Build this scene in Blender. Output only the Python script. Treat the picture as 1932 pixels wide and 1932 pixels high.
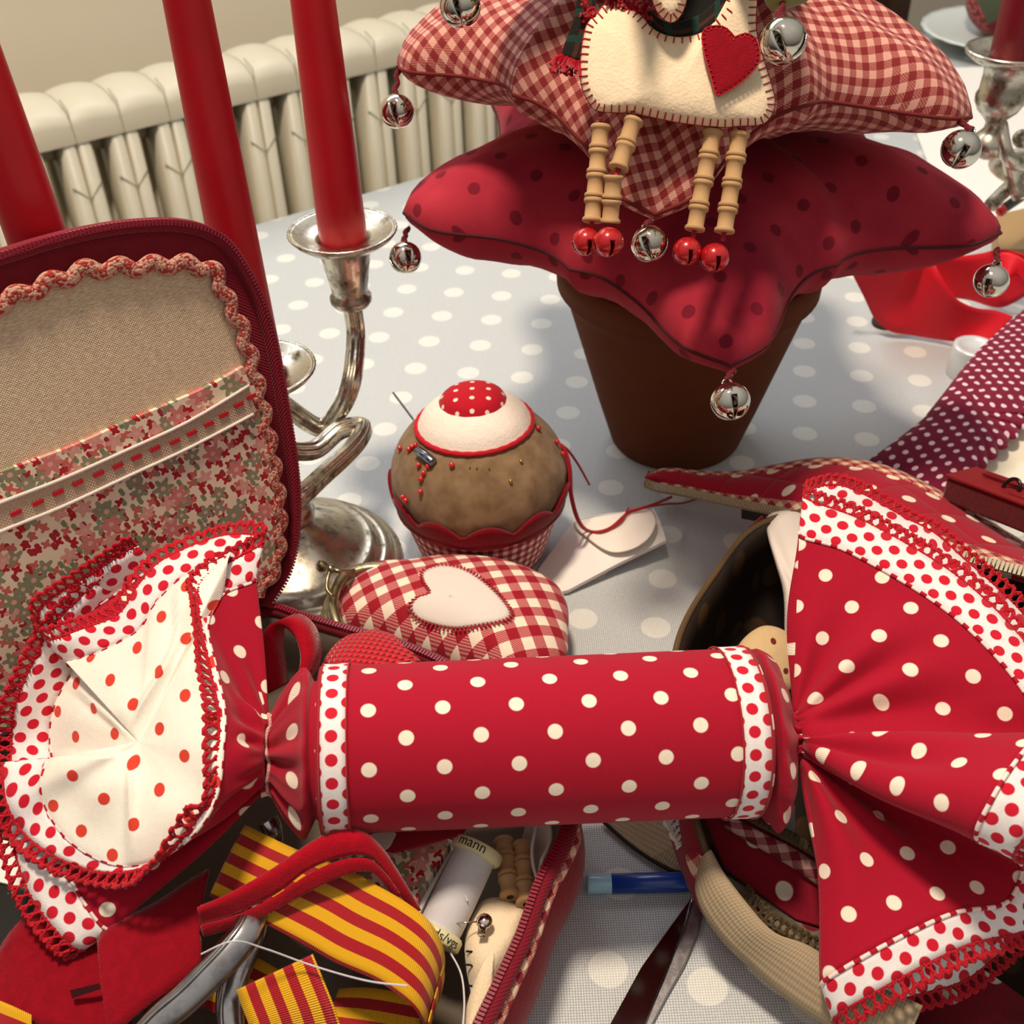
import bpy, math, random
from mathutils import Vector as V, Matrix, noise
from mathutils.bvhtree import BVHTree
import numpy as np
random.seed(7)
PI = math.pi
S = bpy.context.scene
COL = S.collection
for o in list(bpy.data.objects): bpy.data.objects.remove(o)

# ------------------------------------------------------------------ camera, light, exposure
F, H = 2108.0, 0.40                      # focal length in pixels of a 1932 frame, eye height over the table
_dn = np.array([84., 2634., F]); _dn /= np.linalg.norm(_dn)
_up = -_dn; _fh = np.array([0, 0, 1.]) - _up * _up[2]; _fh /= np.linalg.norm(_fh)
_rt = np.cross(_fh, _up)
if _rt[0] < 0: _rt = -_rt
M3 = np.array([_rt, _fh, _up])
cam = bpy.data.cameras.new('camera'); camo = bpy.data.objects.new('camera', cam); COL.objects.link(camo)
mw = Matrix.Identity(4)
for i in range(3):
    mw[i][0] = M3[i, 0]; mw[i][1] = -M3[i, 1]; mw[i][2] = -M3[i, 2]
mw[0][3], mw[1][3], mw[2][3] = 0, 0, H
camo.matrix_world = mw
cam.sensor_width = 36; cam.lens = 36 * F / 1932; cam.clip_start = .01
cam.dof.use_dof = True; cam.dof.focus_distance = .43; cam.dof.aperture_fstop = 20
S.camera = camo

W = bpy.data.worlds.new('world'); S.world = W; W.use_nodes = True
_wn = W.node_tree; _bg = _wn.nodes['Background']                 # room ambience: pale ceiling, dim walls, dark floor
_tc = _wn.nodes.new('ShaderNodeTexCoord'); _sp = _wn.nodes.new('ShaderNodeSeparateXYZ'); _rp = _wn.nodes.new('ShaderNodeValToRGB')
_mr = _wn.nodes.new('ShaderNodeMapRange'); _mr.inputs[1].default_value = -1; _mr.inputs[2].default_value = 1
_wn.links.new(_tc.outputs['Generated'], _sp.inputs[0]); _wn.links.new(_sp.outputs[2], _mr.inputs[0]); _wn.links.new(_mr.outputs[0], _rp.inputs[0]); _wn.links.new(_rp.outputs[0], _bg.inputs[0])
_el = _rp.color_ramp.elements; _el[0].position = .35; _el[0].color = (.05, .04, .03, 1); _el[1].position = .95; _el[1].color = (1, .95, .88, 1)
_e2 = _el.new(.55); _e2.color = (.43, .39, .34, 1); _bg.inputs[1].default_value = .50

def area(name, loc, target, size, power, col, shape='DISK', sy=None):
    l = bpy.data.lights.new(name, 'AREA'); l.energy = power; l.color = col; l.shape = shape; l.size = size
    if sy: l.size_y = sy
    o = bpy.data.objects.new(name, l); COL.objects.link(o); o.location = loc
    o.rotation_euler = (V(target) - V(loc)).to_track_quat('-Z', 'Y').to_euler()
    return o
area('ceiling_lamp_light', (-.16, .36, 1.50), (.0, .42, 0), .20, 20, (1.0, .83, .65))
area('window_light', (-.52, 1.62, .95), (-.0, .55, 0), 1.3, 27, (.84, .92, 1.0), 'RECTANGLE', 1.0)

vs = S.view_settings
S.display_settings.display_device = 'sRGB'
vs.view_transform = 'Standard'; vs.look = 'None'; vs.gamma = 1; vs.use_curve_mapping = False; vs.exposure = 0.12

# ------------------------------------------------------------------ geometry helpers
def ray(px, py): return V(M3 @ np.array([(px - 966) / F, (py - 966) / F, 1.]))
EYE = V((0, 0, H))
def D(px, py, d): return EYE + ray(px, py) * d
def Z(px, py, z):
    r = ray(px, py); return EYE + r * ((z - H) / r.z)
def plane_hit(p0, n):
    def f(px, py):
        r = ray(px, py); return EYE + r * ((p0 - EYE).dot(n) / r.dot(n))
    return f
def pl(s): return [tuple(float(c) for c in p.split(',')) for p in s.split()]
def cr(pts, n, closed=False):
    """n samples per span of a Catmull-Rom curve through pts (tuples or vectors)"""
    P = [np.array(tuple(p), float) for p in pts]; m = len(P); out = []
    spans = m if closed else m - 1
    for i in range(spans):
        if closed: a, b, c, d = P[(i - 1) % m], P[i], P[(i + 1) % m], P[(i + 2) % m]
        else: a, b, c, d = P[max(i - 1, 0)], P[i], P[i + 1], P[min(i + 2, m - 1)]
        for k in range(n):
            t = k / n
            out.append(.5 * ((2 * b) + (c - a) * t + (2 * a - 5 * b + 4 * c - d) * t * t + (3 * b - a - 3 * c + d) * t ** 3))
    if not closed: out.append(P[-1])
    return [V(o) if len(o) == 3 else tuple(o) for o in out]
def resample(pts, n, closed=False):
    P = [V(p) for p in pts]
    if closed: P = P + [P[0]]
    L = [0]
    for a, b in zip(P, P[1:]): L.append(L[-1] + (b - a).length)
    out = []; j = 0
    cnt = n if closed else n - 1
    for i in range(n):
        s = L[-1] * i / cnt
        while j < len(L) - 2 and L[j + 1] < s: j += 1
        t = (s - L[j]) / max(L[j + 1] - L[j], 1e-9)
        out.append(P[j].lerp(P[j + 1], min(max(t, 0), 1)))
    return out, L[-1]
def frame(t):
    t = t.normalized(); a = V((0, 0, 1)) if abs(t.z) < .9 else V((1, 0, 0))
    x = t.cross(a).normalized(); return x, x.cross(t).normalized()

WL = {}
class MB:
    def __init__(s): s.v = []; s.f = []; s.uv = []; s.mi = []
    def face(s, idx, uvs, mi=0): s.f.append(tuple(idx)); s.uv.append(list(uvs)); s.mi.append(mi)
    def grid(s, P, U, wu=False, mi=0, flip=False):
        """P[i][j] points; wu: wrap in j (U then has one extra column)"""
        b = len(s.v); nr = len(P); nc = len(P[0])
        for r in P: s.v.extend([V(p) for p in r])
        for i in range(nr - 1):
            for j in range(nc if wu else nc - 1):
                k = (j + 1) % nc
                q = [b + i * nc + j, b + i * nc + k, b + (i + 1) * nc + k, b + (i + 1) * nc + j]
                u = [U[i][j], U[i][j + 1], U[i + 1][j + 1], U[i + 1][j]]
                if flip: q.reverse(); u.reverse()
                s.face(q, u, mi)
        return s
    def tube(s, pts, r, seg=8, closed=False, mi=0, flute=None, flat=None, caps=True, up=None):
        P = [V(p) for p in pts]; n = len(P)
        rr = r if isinstance(r, (list, tuple)) else [r] * n
        T = []
        for i in range(n):
            a = P[(i - 1) % n] if (closed or i > 0) else P[0]
            b = P[(i + 1) % n] if (closed or i < n - 1) else P[-1]
            d = b - a; T.append(d.normalized() if d.length > 1e-12 else V((0, 0, 1)))
        x, y = frame(T[0])
        if up is not None:
            x = T[0].cross(V(up)); x.normalize(); y = x.cross(T[0]).normalized()
        rings = []; UU = []; s0 = 0
        for i in range(n):
            if i:
                s0 += (P[i] - P[i - 1]).length
                if up is not None:
                    x = T[i].cross(V(up))
                    x.normalize()
                else: x = (x - T[i] * x.dot(T[i])).normalized()
                y = x.cross(T[i]).normalized()
            ring = []
            for k in range(seg):
                a = 2 * PI * k / seg; q = rr[i]
                if flute: q *= 1 + flute[1] * math.cos(flute[0] * a)
                ring.append(P[i] + x * (math.cos(a) * q) + y * (math.sin(a) * q * (flat or 1)))
            rings.append(ring); UU.append([(s0, 2 * PI * max(rr) * k / seg) for k in range(seg + 1)])
        if closed:
            rings.append(rings[0]); s0 += (P[0] - P[-1]).length
            UU.append([(s0, 2 * PI * max(rr) * k / seg) for k in range(seg + 1)])
        b = len(s.v)
        s.grid(rings, UU, wu=True, mi=mi)
        if caps and not closed:
            s.face(range(b, b + seg), [(0, 0)] * seg, mi)
            e = b + (n - 1) * seg
            s.face(reversed(range(e, e + seg)), [(0, 0)] * seg, mi)
        return s
    def lathe(s, prof, o=(0, 0, 0), axis=(0, 0, 1), seg=40, mi=0, flute=None, start=None):
        o = V(o); ax = V(axis).normalized(); x, y = frame(ax)
        if start is not None:
            x = V(start); x = (x - ax * x.dot(ax)).normalized(); y = ax.cross(x)
        P = []; U = []; L = 0; R = max(p[0] for p in prof)
        for i, (r, z) in enumerate(prof):
            if i: L += math.hypot(r - prof[i - 1][0], z - prof[i - 1][1])
            ring = []
            for k in range(seg):
                a = 2 * PI * k / seg; q = max(r, 1e-5)
                if flute: q *= 1 + flute[1] * math.cos(flute[0] * a)
                ring.append(o + ax * z + x * (q * math.cos(a)) + y * (q * math.sin(a)))
            P.append(ring); U.append([(2 * PI * R * k / seg, L) for k in range(seg + 1)])
        s.grid(P, U, wu=True, mi=mi); return s
    def ball(s, c, r, seg=16, mi=0, sc=(1, 1, 1)):
        n = seg // 2; c = V(c); P = []; U = []
        for i in range(n + 1):
            t = PI * i / n; ring = []
            for k in range(seg):
                a = 2 * PI * k / seg; rr = max(math.sin(t), 1e-4) * r
                ring.append(c + V((rr * math.cos(a) * sc[0], rr * math.sin(a) * sc[1], -math.cos(t) * r * sc[2])))
            P.append(ring); U.append([(2 * PI * r * k / seg, t * r) for k in range(seg + 1)])
        s.grid(P, U, wu=True, mi=mi); return s
    def slab(s, pts, ext, ux=(1, 0, 0), uy=(0, 1, 0), mi=0, mside=None):
        """closed outline extruded by vector ext"""
        P = [V(p) for p in pts]; n = len(P); e = V(ext); ux = V(ux); uy = V(uy); b = len(s.v)
        nr = V((0, 0, 0))
        for i in range(n): nr += P[i].cross(P[(i + 1) % n])
        if nr.dot(e) > 0: P.reverse()
        s.v.extend(P); s.v.extend([p + e for p in P])
        uv = [(p.dot(ux), p.dot(uy)) for p in P]
        s.face(range(b, b + n), uv, mi)
        s.face(reversed(range(b + n, b + 2 * n)), list(reversed(uv)), mi)
        for i in range(n):
            j = (i + 1) % n
            s.face([b + j, b + i, b + n + i, b + n + j], [uv[j], uv[i], uv[i], uv[j]], mi if mside is None else mside)
        return s
    def box(s, c, x, y, z, mi=0):
        """c centre, x y z half-extent vectors"""
        c, x, y, z = V(c), V(x), V(y), V(z)
        return s.slab([c - x - y - z, c + x - y - z, c + x + y - z, c - x + y - z], z * 2, x.normalized(), y.normalized(), mi)
    def pillow(s, outline, c, nrm, T, rings=10, ux=(1, 0, 0), uy=(0, 1, 0), pw=.5, under=1.0, mi=0, bump=0):
        c = V(c); nrm = V(nrm).normalized(); O = [V(p) for p in outline]; n = len(O); ux = V(ux); uy = V(uy)
        rows = []
        def pt(i, q, sg):
            p = c.lerp(O[i], q)
            h = max(1 - q ** 2.4, 0) ** pw * T * (1 if sg > 0 else under)
            if bump: h += bump * noise.noise(p * 55) * (1 - q)
            return p + nrm * h * sg
        qs = [math.sin(PI / 2 * k / rings) for k in range(rings + 1)]
        qs[0] = .002
        for q in qs: rows.append([pt(i, q, 1) for i in range(n)])
        for q in reversed(qs[:-1]): rows.append([pt(i, q, -1) for i in range(n)])
        U = [[(p.dot(ux), p.dot(uy)) for p in r + [r[0]]] for r in rows]
        s.grid(rows, U, wu=True, mi=mi); return s
    def tree(s): return BVHTree.FromPolygons(s.v, s.f)
    def build(s, name, mats, parent=None, loc=None, smooth=True, solid=0, bevel=0, sub=0, off=0, fix=True):
        base = WL.get(parent, V((0, 0, 0)))
        org = base if parent is not None else (V(loc) if loc is not None else V((0, 0, 0)))
        me = bpy.data.meshes.new(name)
        me.from_pydata([tuple(p - org) for p in s.v], [], s.f)
        ul = me.uv_layers.new(name='UVMap')
        flatuv = [c for f in s.uv for q in f for c in q]
        ul.data.foreach_set('uv', flatuv)
        if not isinstance(mats, (list, tuple)): mats = [mats]
        for m in mats: me.materials.append(m)
        me.polygons.foreach_set('material_index', s.mi)
        if smooth: me.polygons.foreach_set('use_smooth', [True] * len(s.f))
        me.update()
        o = bpy.data.objects.new(name, me); COL.objects.link(o)
        if parent is not None: o.parent = parent; WL[o] = base
        else: o.location = org; WL[o] = org.copy()
        if solid:
            m = o.modifiers.new('thick', 'SOLIDIFY'); m.thickness = solid; m.offset = off
        if bevel:
            m = o.modifiers.new('bevel', 'BEVEL'); m.width = bevel; m.segments = 2; m.limit_method = 'ANGLE'; m.angle_limit = .7
        if sub:
            m = o.modifiers.new('sub', 'SUBSURF'); m.levels = sub; m.render_levels = sub
        return o
def fixn(o):
    import bmesh
    b = bmesh.new(); b.from_mesh(o.data); bmesh.ops.recalc_face_normals(b, faces=b.faces); b.to_mesh(o.data); b.free(); return o
def tag(o, label=None, cat=None, group=None, kind=None):
    if label: o['label'] = label
    if cat: o['category'] = cat
    if group: o['group'] = group
    if kind: o['kind'] = kind
    return o
def thing(name, loc, label, cat, group=None):
    o = bpy.data.objects.new(name, None); COL.objects.link(o); o.location = V(loc); o.empty_display_size = .01
    WL[o] = V(loc); return tag(o, label, cat, group)
def copy_tree(o, parent=None):
    c = o.copy(); COL.objects.link(c)
    if parent is not None: c.parent = parent
    for ch in list(o.children): copy_tree(ch, c)
    return c
def shrink(o, k):
    return o

# ------------------------------------------------------------------ material helpers
def lin(h):
    h = h.lstrip('#'); r = []
    for i in (0, 2, 4):
        c = int(h[i:i + 2], 16) / 255; r.append(c / 12.92 if c <= .04045 else ((c + .055) / 1.055) ** 2.4)
    return tuple(r) + (1,)
class G:
    def __init__(s, name, rough=.85, metal=0, sheen=0, spec=.3):
        s.m = bpy.data.materials.new(name); s.m.use_nodes = True; s.t = s.m.node_tree
        s.b = s.t.nodes['Principled BSDF']
        s.b.inputs['Roughness'].default_value = rough; s.b.inputs['Metallic'].default_value = metal
        s.b.inputs['Specular IOR Level'].default_value = spec
        if sheen: s.b.inputs['Sheen Weight'].default_value = sheen; s.b.inputs['Sheen Roughness'].default_value = .4
    def n(s, typ, *ins, out=0, **props):
        nd = s.t.nodes.new('ShaderNode' + typ)
        for k, v in props.items(): setattr(nd, k, v)
        for i, v in enumerate(ins):
            if v is None: continue
            s.put(nd.inputs[i], v)
        return nd.outputs[out]
    def put(s, sock, v):
        if isinstance(v, bpy.types.NodeSocket): s.t.links.new(v, sock)
        else: sock.default_value = v
    def ma(s, op, *a, clamp=False): return s.n('Math', *a, operation=op, use_clamp=clamp)
    def vm(s, op, *a, out=0): return s.n('VectorMath', *a, operation=op, out=out)
    def mix(s, f, a, b, bt='MIX'):
        nd = s.t.nodes.new('ShaderNodeMix'); nd.data_type = 'RGBA'; nd.blend_type = bt
        s.put(nd.inputs[0], f); s.put(nd.inputs[6], a); s.put(nd.inputs[7], b); return nd.outputs[2]
    def uv(s): return s.n('TexCoord', out=2)
    def ob(s): return s.n('TexCoord', out=3)
    def rot(s, v, ang, loc=(0, 0, 0), sc=(1, 1, 1)):
        nd = s.t.nodes.new('ShaderNodeMapping'); s.put(nd.inputs[0], v)
        nd.inputs[1].default_value = loc; nd.inputs[2].default_value = (0, 0, ang); nd.inputs[3].default_value = sc
        return nd.outputs[0]
    def sep(s, v):
        nd = s.t.nodes.new('ShaderNodeSeparateXYZ'); s.put(nd.inputs[0], v); return nd.outputs
    def noise(s, v, scale, detail=3, rough=.5, out=0):
        return s.n('TexNoise', v, None, scale, detail, rough, out=out)
    def ramp(s, f, a, b, lo=0., hi=1.): return s.n('MapRange', f, a, b, lo, hi)
    def dots(s, v, sx, sy, r, diag=True, edge=.08):
        x, y, _ = s.sep(v)
        def d(ofs):
            fx = s.ma('MULTIPLY', s.ma('SUBTRACT', s.ma('FRACT', s.ma('ADD', s.ma('DIVIDE', x, sx), ofs)), .5), sx)
            fy = s.ma('MULTIPLY', s.ma('SUBTRACT', s.ma('FRACT', s.ma('ADD', s.ma('DIVIDE', y, sy), ofs)), .5), sy)
            return s.ma('SQRT', s.ma('ADD', s.ma('MULTIPLY', fx, fx), s.ma('MULTIPLY', fy, fy)))
        q = d(0.)
        if diag: q = s.ma('MINIMUM', q, d(.5))
        return s.ramp(q, r * (1 + edge), r * (1 - edge))
    def check(s, v, sz, twill=0.0):
        x, y, _ = s.sep(v)
        a = s.ma('GREATER_THAN', s.ma('FRACT', s.ma('DIVIDE', x, sz)), .5)
        b = s.ma('GREATER_THAN', s.ma('FRACT', s.ma('DIVIDE', y, sz)), .5)
        h = s.ma('MULTIPLY', s.ma('ADD', a, b), .5)
        if twill:
            t = s.ma('GREATER_THAN', s.ma('FRACT', s.ma('DIVIDE', s.ma('ADD', x, y), twill)), .5)
            odd = s.ma('ABSOLUTE', s.ma('SUBTRACT', a, b))
            h = s.ma('ADD', h, s.ma('MULTIPLY', odd, s.ma('MULTIPLY', s.ma('SUBTRACT', t, .5), .3)))
        return h
    def weave(s, v, p, amt=.35, dist=.0003, extra=None):
        x, y, _ = s.sep(v)
        k = 2 * PI / p
        w = s.ma('MULTIPLY', s.ma('SINE', s.ma('MULTIPLY', x, k)), s.ma('SINE', s.ma('MULTIPLY', y, k)))
        n = s.noise(v, 1.3 / p, 2)
        h = s.ma('ADD', w, s.ma('MULTIPLY', n, 1.4))
        s.bump(h, amt, dist)
        return h
    def bump(s, h, amt=.4, dist=.0004):
        nd = s.t.nodes.new('ShaderNodeBump'); nd.inputs['Strength'].default_value = amt; nd.inputs['Distance'].default_value = dist
        s.put(nd.inputs['Height'], h); s.t.links.new(nd.outputs[0], s.b.inputs['Normal'])
    def col(s, c): s.put(s.b.inputs['Base Color'], c); return s.m
    def set(s, **k):
        for a, v in k.items(): s.put(s.b.inputs[a.replace('_', ' ')], v)
        return s

def m_plain(name, h, rough=.6, metal=0, spec=.4, coat=0, noise_amt=0, scale=200):
    g = G(name, rough, metal, 0, spec)
    if coat: g.set(Coat_Weight=coat, Coat_Roughness=.1)
    c = lin(h)
    if noise_amt:
        n = g.noise(g.ob(), scale, 4)
        dk = tuple(x * (1 - noise_amt) for x in c[:3]) + (1,)
        return g.col(g.mix(n, dk, c))
    return g.col(c)
def m_felt(name, h, var=.25, scale=260, sheen=.25, h2=None):
    g = G(name, .95, 0, sheen, .15); c = lin(h); o = g.ob()
    n = g.noise(o, scale, 5, .65); n2 = g.noise(o, scale * 5, 2)
    dk = lin(h2) if h2 else tuple(x * (1 - var) for x in c[:3]) + (1,)
    g.bump(g.ma('ADD', n, n2), .5, .0006)
    return g.col(g.mix(g.ramp(n, .3, .7), dk, c))
def m_dots(name, base, dot, sx, sy, r, rot=0, diag=True, weave=.0007, sheen=.12, var=.12, bumpd=.0002):
    g = G(name, .85, 0, sheen, .25); u = g.uv(); v = g.rot(u, rot)
    mk = g.dots(v, sx, sy, r, diag)
    c = lin(base); n = g.noise(u, 400, 3)
    cc = g.mix(n, tuple(x * (1 - var) for x in c[:3]) + (1,), c)
    g.weave(u, weave, .4, bumpd)
    return g.col(g.mix(mk, cc, lin(dot)))
def m_ging(name, dark, mid, light, sz, rot=0, twill=.0011, weave=.0007, over=None):
    g = G(name, .85, 0, .12, .25); u = g.uv(); v = g.rot(u, rot)
    h = g.check(v, sz, twill); g.weave(u, weave, .35, .0002)
    a = g.mix(g.ramp(h, 0, .5), lin(light), lin(mid)); c = g.mix(g.ramp(h, .5, 1), a, lin(dark))
    return g.col(c)
def m_metal(name, h, h2, rough=.22, scale=60, rv=.3, amt=(.45, .7)):
    g = G(name, rough, 1.0); o = g.ob(); n = g.noise(o, scale, 6, .65)
    f = g.ramp(n, amt[0], amt[1])
    g.put(g.b.inputs['Roughness'], g.ramp(f, 0, 1, rough, rough + rv))
    g.bump(n, .12, .0004)
    return g.col(g.mix(f, lin(h), lin(h2)))
def m_thread(name, h, p=.0012, var=.45):
    g = G(name, .8, 0, .2, .25); x, y, _ = g.sep(g.uv())
    t = g.ma('FRACT', g.ma('ADD', g.ma('DIVIDE', x, p), g.ma('DIVIDE', y, p * 2)))
    c = lin(h); dk = tuple(q * (1 - var) for q in c[:3]) + (1,)
    g.bump(t, .5, .0003)
    return g.col(g.mix(t, dk, c))

RED, CREAM = '#C00A26', '#F3E2C4'
mt = {}
mt['cracker'] = m_dots('red_dotted_cotton', '#AE082A', '#F7E8D4', .0248, .0205, .00255, diag=True, weave=.0006)
mt['lining'] = m_dots('cream_red_dotted_lining', '#FFF7EA', '#D8402F', .0205, .0185, .0021, rot=.2)
mt['trim'] = m_dots('white_red_dotted_trim', '#FAF1F0', '#D01630', .0105, .0078, .0021, rot=0)
mt['lace'] = m_thread('red_crochet_cotton', '#CF1428', .0011)
mt['string'] = m_thread('pale_pink_string', '#E2A7A0', .0012)
mt['silver'] = m_metal('tarnished_silver', '#D2CABA', '#5E4E38', .24, 110, .35, (.46, .70))
mt['chrome'] = m_metal('bell_nickel', '#E0DBCF', '#C8BFAE', .07, 60, .08)
mt['brass'] = m_metal('antique_brass', '#A79B7B', '#6B5F44', .28, 200, .2)
mt['steel'] = m_metal('brushed_steel', '#A9A9AB', '#8C8C90', .3, 300, .15)
mt['redbell'] = m_plain('red_enamel', '#C0171C', .22, .35, .6, .6)
mt['felt_red'] = m_felt('red_felt', '#92081C', .25)
mt['felt_bright'] = m_felt('bright_red_felt', '#B00820', .25)
mt['felt_cream'] = m_felt('cream_felt', '#F4DFBE', .10, 160)
mt['wood'] = m_plain('raw_birch', '#C49C6E', .7, 0, .25, 0, .25, 140)
mt['terra'] = m_plain('terracotta', '#6B3A20', .9, 0, .2, 0, .25, 45)
mt['thread_red'] = m_thread('red_embroidery_thread', '#B81C26', .0012)
mt['thread_dk'] = m_thread('dark_red_cord', '#6E0C18', .0016)
mt['candle'] = None
g = G('red_candle_wax', .42, 0, 0, .45); g.set(Subsurface_Weight=.25, Subsurface_Radius=(.01, .002, .002), Subsurface_Scale=.5)
n = g.noise(g.ob(), 40, 3); mt['candle'] = g.col(g.mix(n, lin('#B00818'), lin('#CC1024')))
g = G('dark_red_candle_wax', .45, 0, 0, .4); mt['candle2'] = g.col(lin('#700A18'))

# ------------------------------------------------------------------ room, table
E2 = V((.815, .58, 0)).normalized(); N2 = V((-E2.y, E2.x, 0))     # along the wall / towards the wall
FLOOR = -.75
gw = G('cream_wall_paint', .9, 0, 0, .2); nn = gw.noise(gw.ob(), 6, 4); gw.bump(nn, .1, .002)
mt['wall'] = gw.col(gw.mix(nn, lin('#E2D8C4'), lin('#ECE4D2')))
gf = G('brown_floor', .6); nn = gf.noise(gf.rot(gf.ob(), .6, sc=(1, 12, 1)), 6, 4)
mt['floor'] = gf.col(gf.mix(nn, lin('#3A2A1C'), lin('#5A432D')))
R0 = V((-.483, 1.29, 0))                                          # a point on the radiator's front
wc = R0 + N2 * .20
b = MB(); b.box(wc + V((0, 0, .5)) + E2 * .6 + N2 * .05, E2 * 2.6, N2 * .05, V((0, 0, 1.25)))
tag(b.build('wall_back', mt['wall'], smooth=False), 'cream painted wall behind the radiator', 'wall', kind='structure')
b = MB(); b.box(V((0, .6, FLOOR - .02)), V((3, 0, 0)), V((0, 3, 0)), V((0, 0, .02)))
tag(b.build('floor', mt['floor'], smooth=False), 'brown floor under the table', 'floor', kind='structure')
b = MB(); b.box(wc + E2 * .6 - N2 * .008 + V((0, 0, FLOOR + .06)), E2 * 2.6, N2 * .008, V((0, 0, .06)))
tag(b.build('baseboard_back', m_plain('skirting_paint', '#D8D0BE', .5), smooth=False), 'pale skirting board along the wall', 'baseboard', kind='structure')

# column radiator
mt['rad'] = m_plain('radiator_cream_enamel', '#E3DBC4', .38, 0, .4, 0, .1, 30)
mt['rad_line'] = m_plain('radiator_joint_grime', '#B3A98C', .6)
rad = thing('column_radiator', R0 + N2 * .08 + V((0, 0, FLOOR)), 'old cream cast iron column radiator against the wall', 'radiator')
pitch = .0578
for k in range(-7, 26):
    c = R0 + E2 * (pitch * k - .0375)
    b = MB(); top = -.004; bot = FLOOR + .08; hw = pitch / 2 - .0004
    for sg in (-1, 1):                               # two flat fronted columns with a dark slot between them
        for dd in (0, .062):
            x0, x1 = sg * .0095, sg * hw
            ring = [c + E2 * x1 + N2 * (dd + .004), c + E2 * (x1 - sg * .003) + N2 * dd, c + E2 * (x0 + sg * .004) + N2 * (dd + .001),
                    c + E2 * x0 + N2 * (dd + .008), c + E2 * x0 + N2 * (dd + .046), c + E2 * x1 + N2 * (dd + .046)]
            b.slab([p + V((0, 0, bot)) for p in ring], (0, 0, top - .052 - bot), E2, N2)
    for dz, s2 in ((top - .058, 1), (bot + .055, -1)):   # rounded casting above and below the slot
        rows = []
        for i in range(15):
            a = PI * i / 14; cy = .054 - .056 * math.cos(a); h = math.sin(a) ** .5 * .046 * s2
            row = []
            for j in range(9):
                t = -1 + 2 * j / 8
                row.append(c + E2 * (hw * t) + N2 * cy + V((0, 0, dz + h * (1 - .13 * t * t))))
            rows.append(row)
        b.grid(rows, [[(0, 0)] * 9 for r in rows])
    b.tube([c - E2 * hw + N2 * .055 + V((0, 0, top - .07)), c + E2 * hw + N2 * .055 + V((0, 0, top - .07))], .018, 10)
    if k % 6 == 0:
        for dd in (.012, .1): b.tube([c + E2 * .018 + N2 * dd + V((0, 0, FLOOR)), c + E2 * .018 + N2 * dd + V((0, 0, bot + .01))], [.015, .012], 10)
    b.tube([c + E2 * hw + N2 * (-.0005) + V((0, 0, bot)), c + E2 * hw + N2 * (-.0005) + V((0, 0, top - .09)), c + E2 * hw + N2 * .0 + V((0, 0, top - .052)), c + E2 * hw + N2 * -.001 + V((0, 0, top - .02)), c + E2 * hw + N2 * .02 + V((0, 0, top - .013))], .0008, 5, mi=1)
    for sg in (-1, 1): b.tube([c + E2 * (sg * hw) + N2 * -.0003 + V((0, 0, top - .125)), c + E2 * (sg * .011) + N2 * .0005 + V((0, 0, top - .108))], .0009, 5, mi=1)
    b.build('section', [mt['rad'], mt['rad_line']], rad)

# table and its oilcloth
T0 = V((-.2124, .9037, 0)); ED = V((.8304, .5571, 0)).normalized(); EN = V((-ED.y, ED.x, 0))
tc = [T0 - ED * .55 - EN * 1.5, T0 + ED * 2.0 - EN * 1.5, T0 + ED * 2.0, T0 - ED * .55]
tb = thing('table', (tc[0] + tc[2]) / 2 + V((0, 0, FLOOR)), 'dining table hidden under the dotted cloth', 'table')
mt['tbl'] = m_plain('table_oak', '#7A5330', .5, 0, .4, 0, .3, 30)
cen = (tc[0] + tc[2]) / 2
ins = [p.lerp(cen, .006) for p in tc]
b = MB(); b.slab([p + V((0, 0, -.0325)) for p in ins], (0, 0, .03)); b.build('table_top', mt['tbl'], tb, smooth=False, bevel=.003)
for p in tc:
    q = p.lerp(cen, .09); b = MB(); b.box(V((q.x, q.y, (FLOOR - .033) / 2)), ED * .03, EN * .03, V((0, 0, (-FLOOR - .033) / 2)))
    b.build('leg', mt['tbl'], tb, smooth=False, bevel=.003)
g = G('grey_dotted_oilcloth', .42, 0, 0, .35); o = g.ob()
v = g.rot(g.vm('SUBTRACT', g.uv(), (.0097, .645, 0)), math.radians(12.4), loc=(.5 * .0372, .5 * .0372, 0))
mk = g.dots(v, .0372, .0372, .0075, diag=False, edge=.04)
x, y, _z = g.sep(g.uv()); pw = .00105
def thr(a): return g.ma('ABSOLUTE', g.ma('SINE', g.ma('MULTIPLY', a, PI / pw)))
x2 = g.ma('ADD', x, y); y2 = g.ma('SUBTRACT', x, y)
wv = g.ma('MULTIPLY', thr(x), thr(y)); nz = g.noise(o, 700, 3)
tone = g.ramp(g.ma('ADD', wv, g.ma('MULTIPLY', nz, .5)), .3, 1.1)
base = g.mix(tone, lin('#9DA1A2'), lin('#D8DDDF')); dotc = g.mix(tone, lin('#C6C8C2'), lin('#ECEDE8'))
big = g.noise(o, 5, 2)
g.bump(wv, .18, .0003)
mt['cloth'] = g.col(g.mix(mk, base, dotc))
b = MB(); nx, ny = 30, 20
rows = []
def cl(i, j):
    p = tc[0].lerp(tc[1], i / nx).lerp(tc[3].lerp(tc[2], i / nx), j / ny); return p
rows = [[cl(i, j) for i in range(nx + 1)] for j in range(ny + 1)]
def drop(r, dvec):
    out = []
    for k, (dz, do) in enumerate([(0, .0), (-.004, .006), (-.03, .008), (-.12, .012), (-.22, .016)]):
        out.append([p + dvec * (do + (.006 * math.sin(i * 1.3) if k > 2 else 0)) + V((0, 0, dz)) for i, p in enumerate(r)])
    return out
uvg = lambda R: [[(p.x, p.y) for p in r] for r in R]
b.grid(rows, uvg(rows))
bk = drop(rows[-1], EN); b.grid(bk, uvg(bk)); fr = drop(rows[0], -EN); b.grid(fr, uvg(fr), flip=True)
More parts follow.
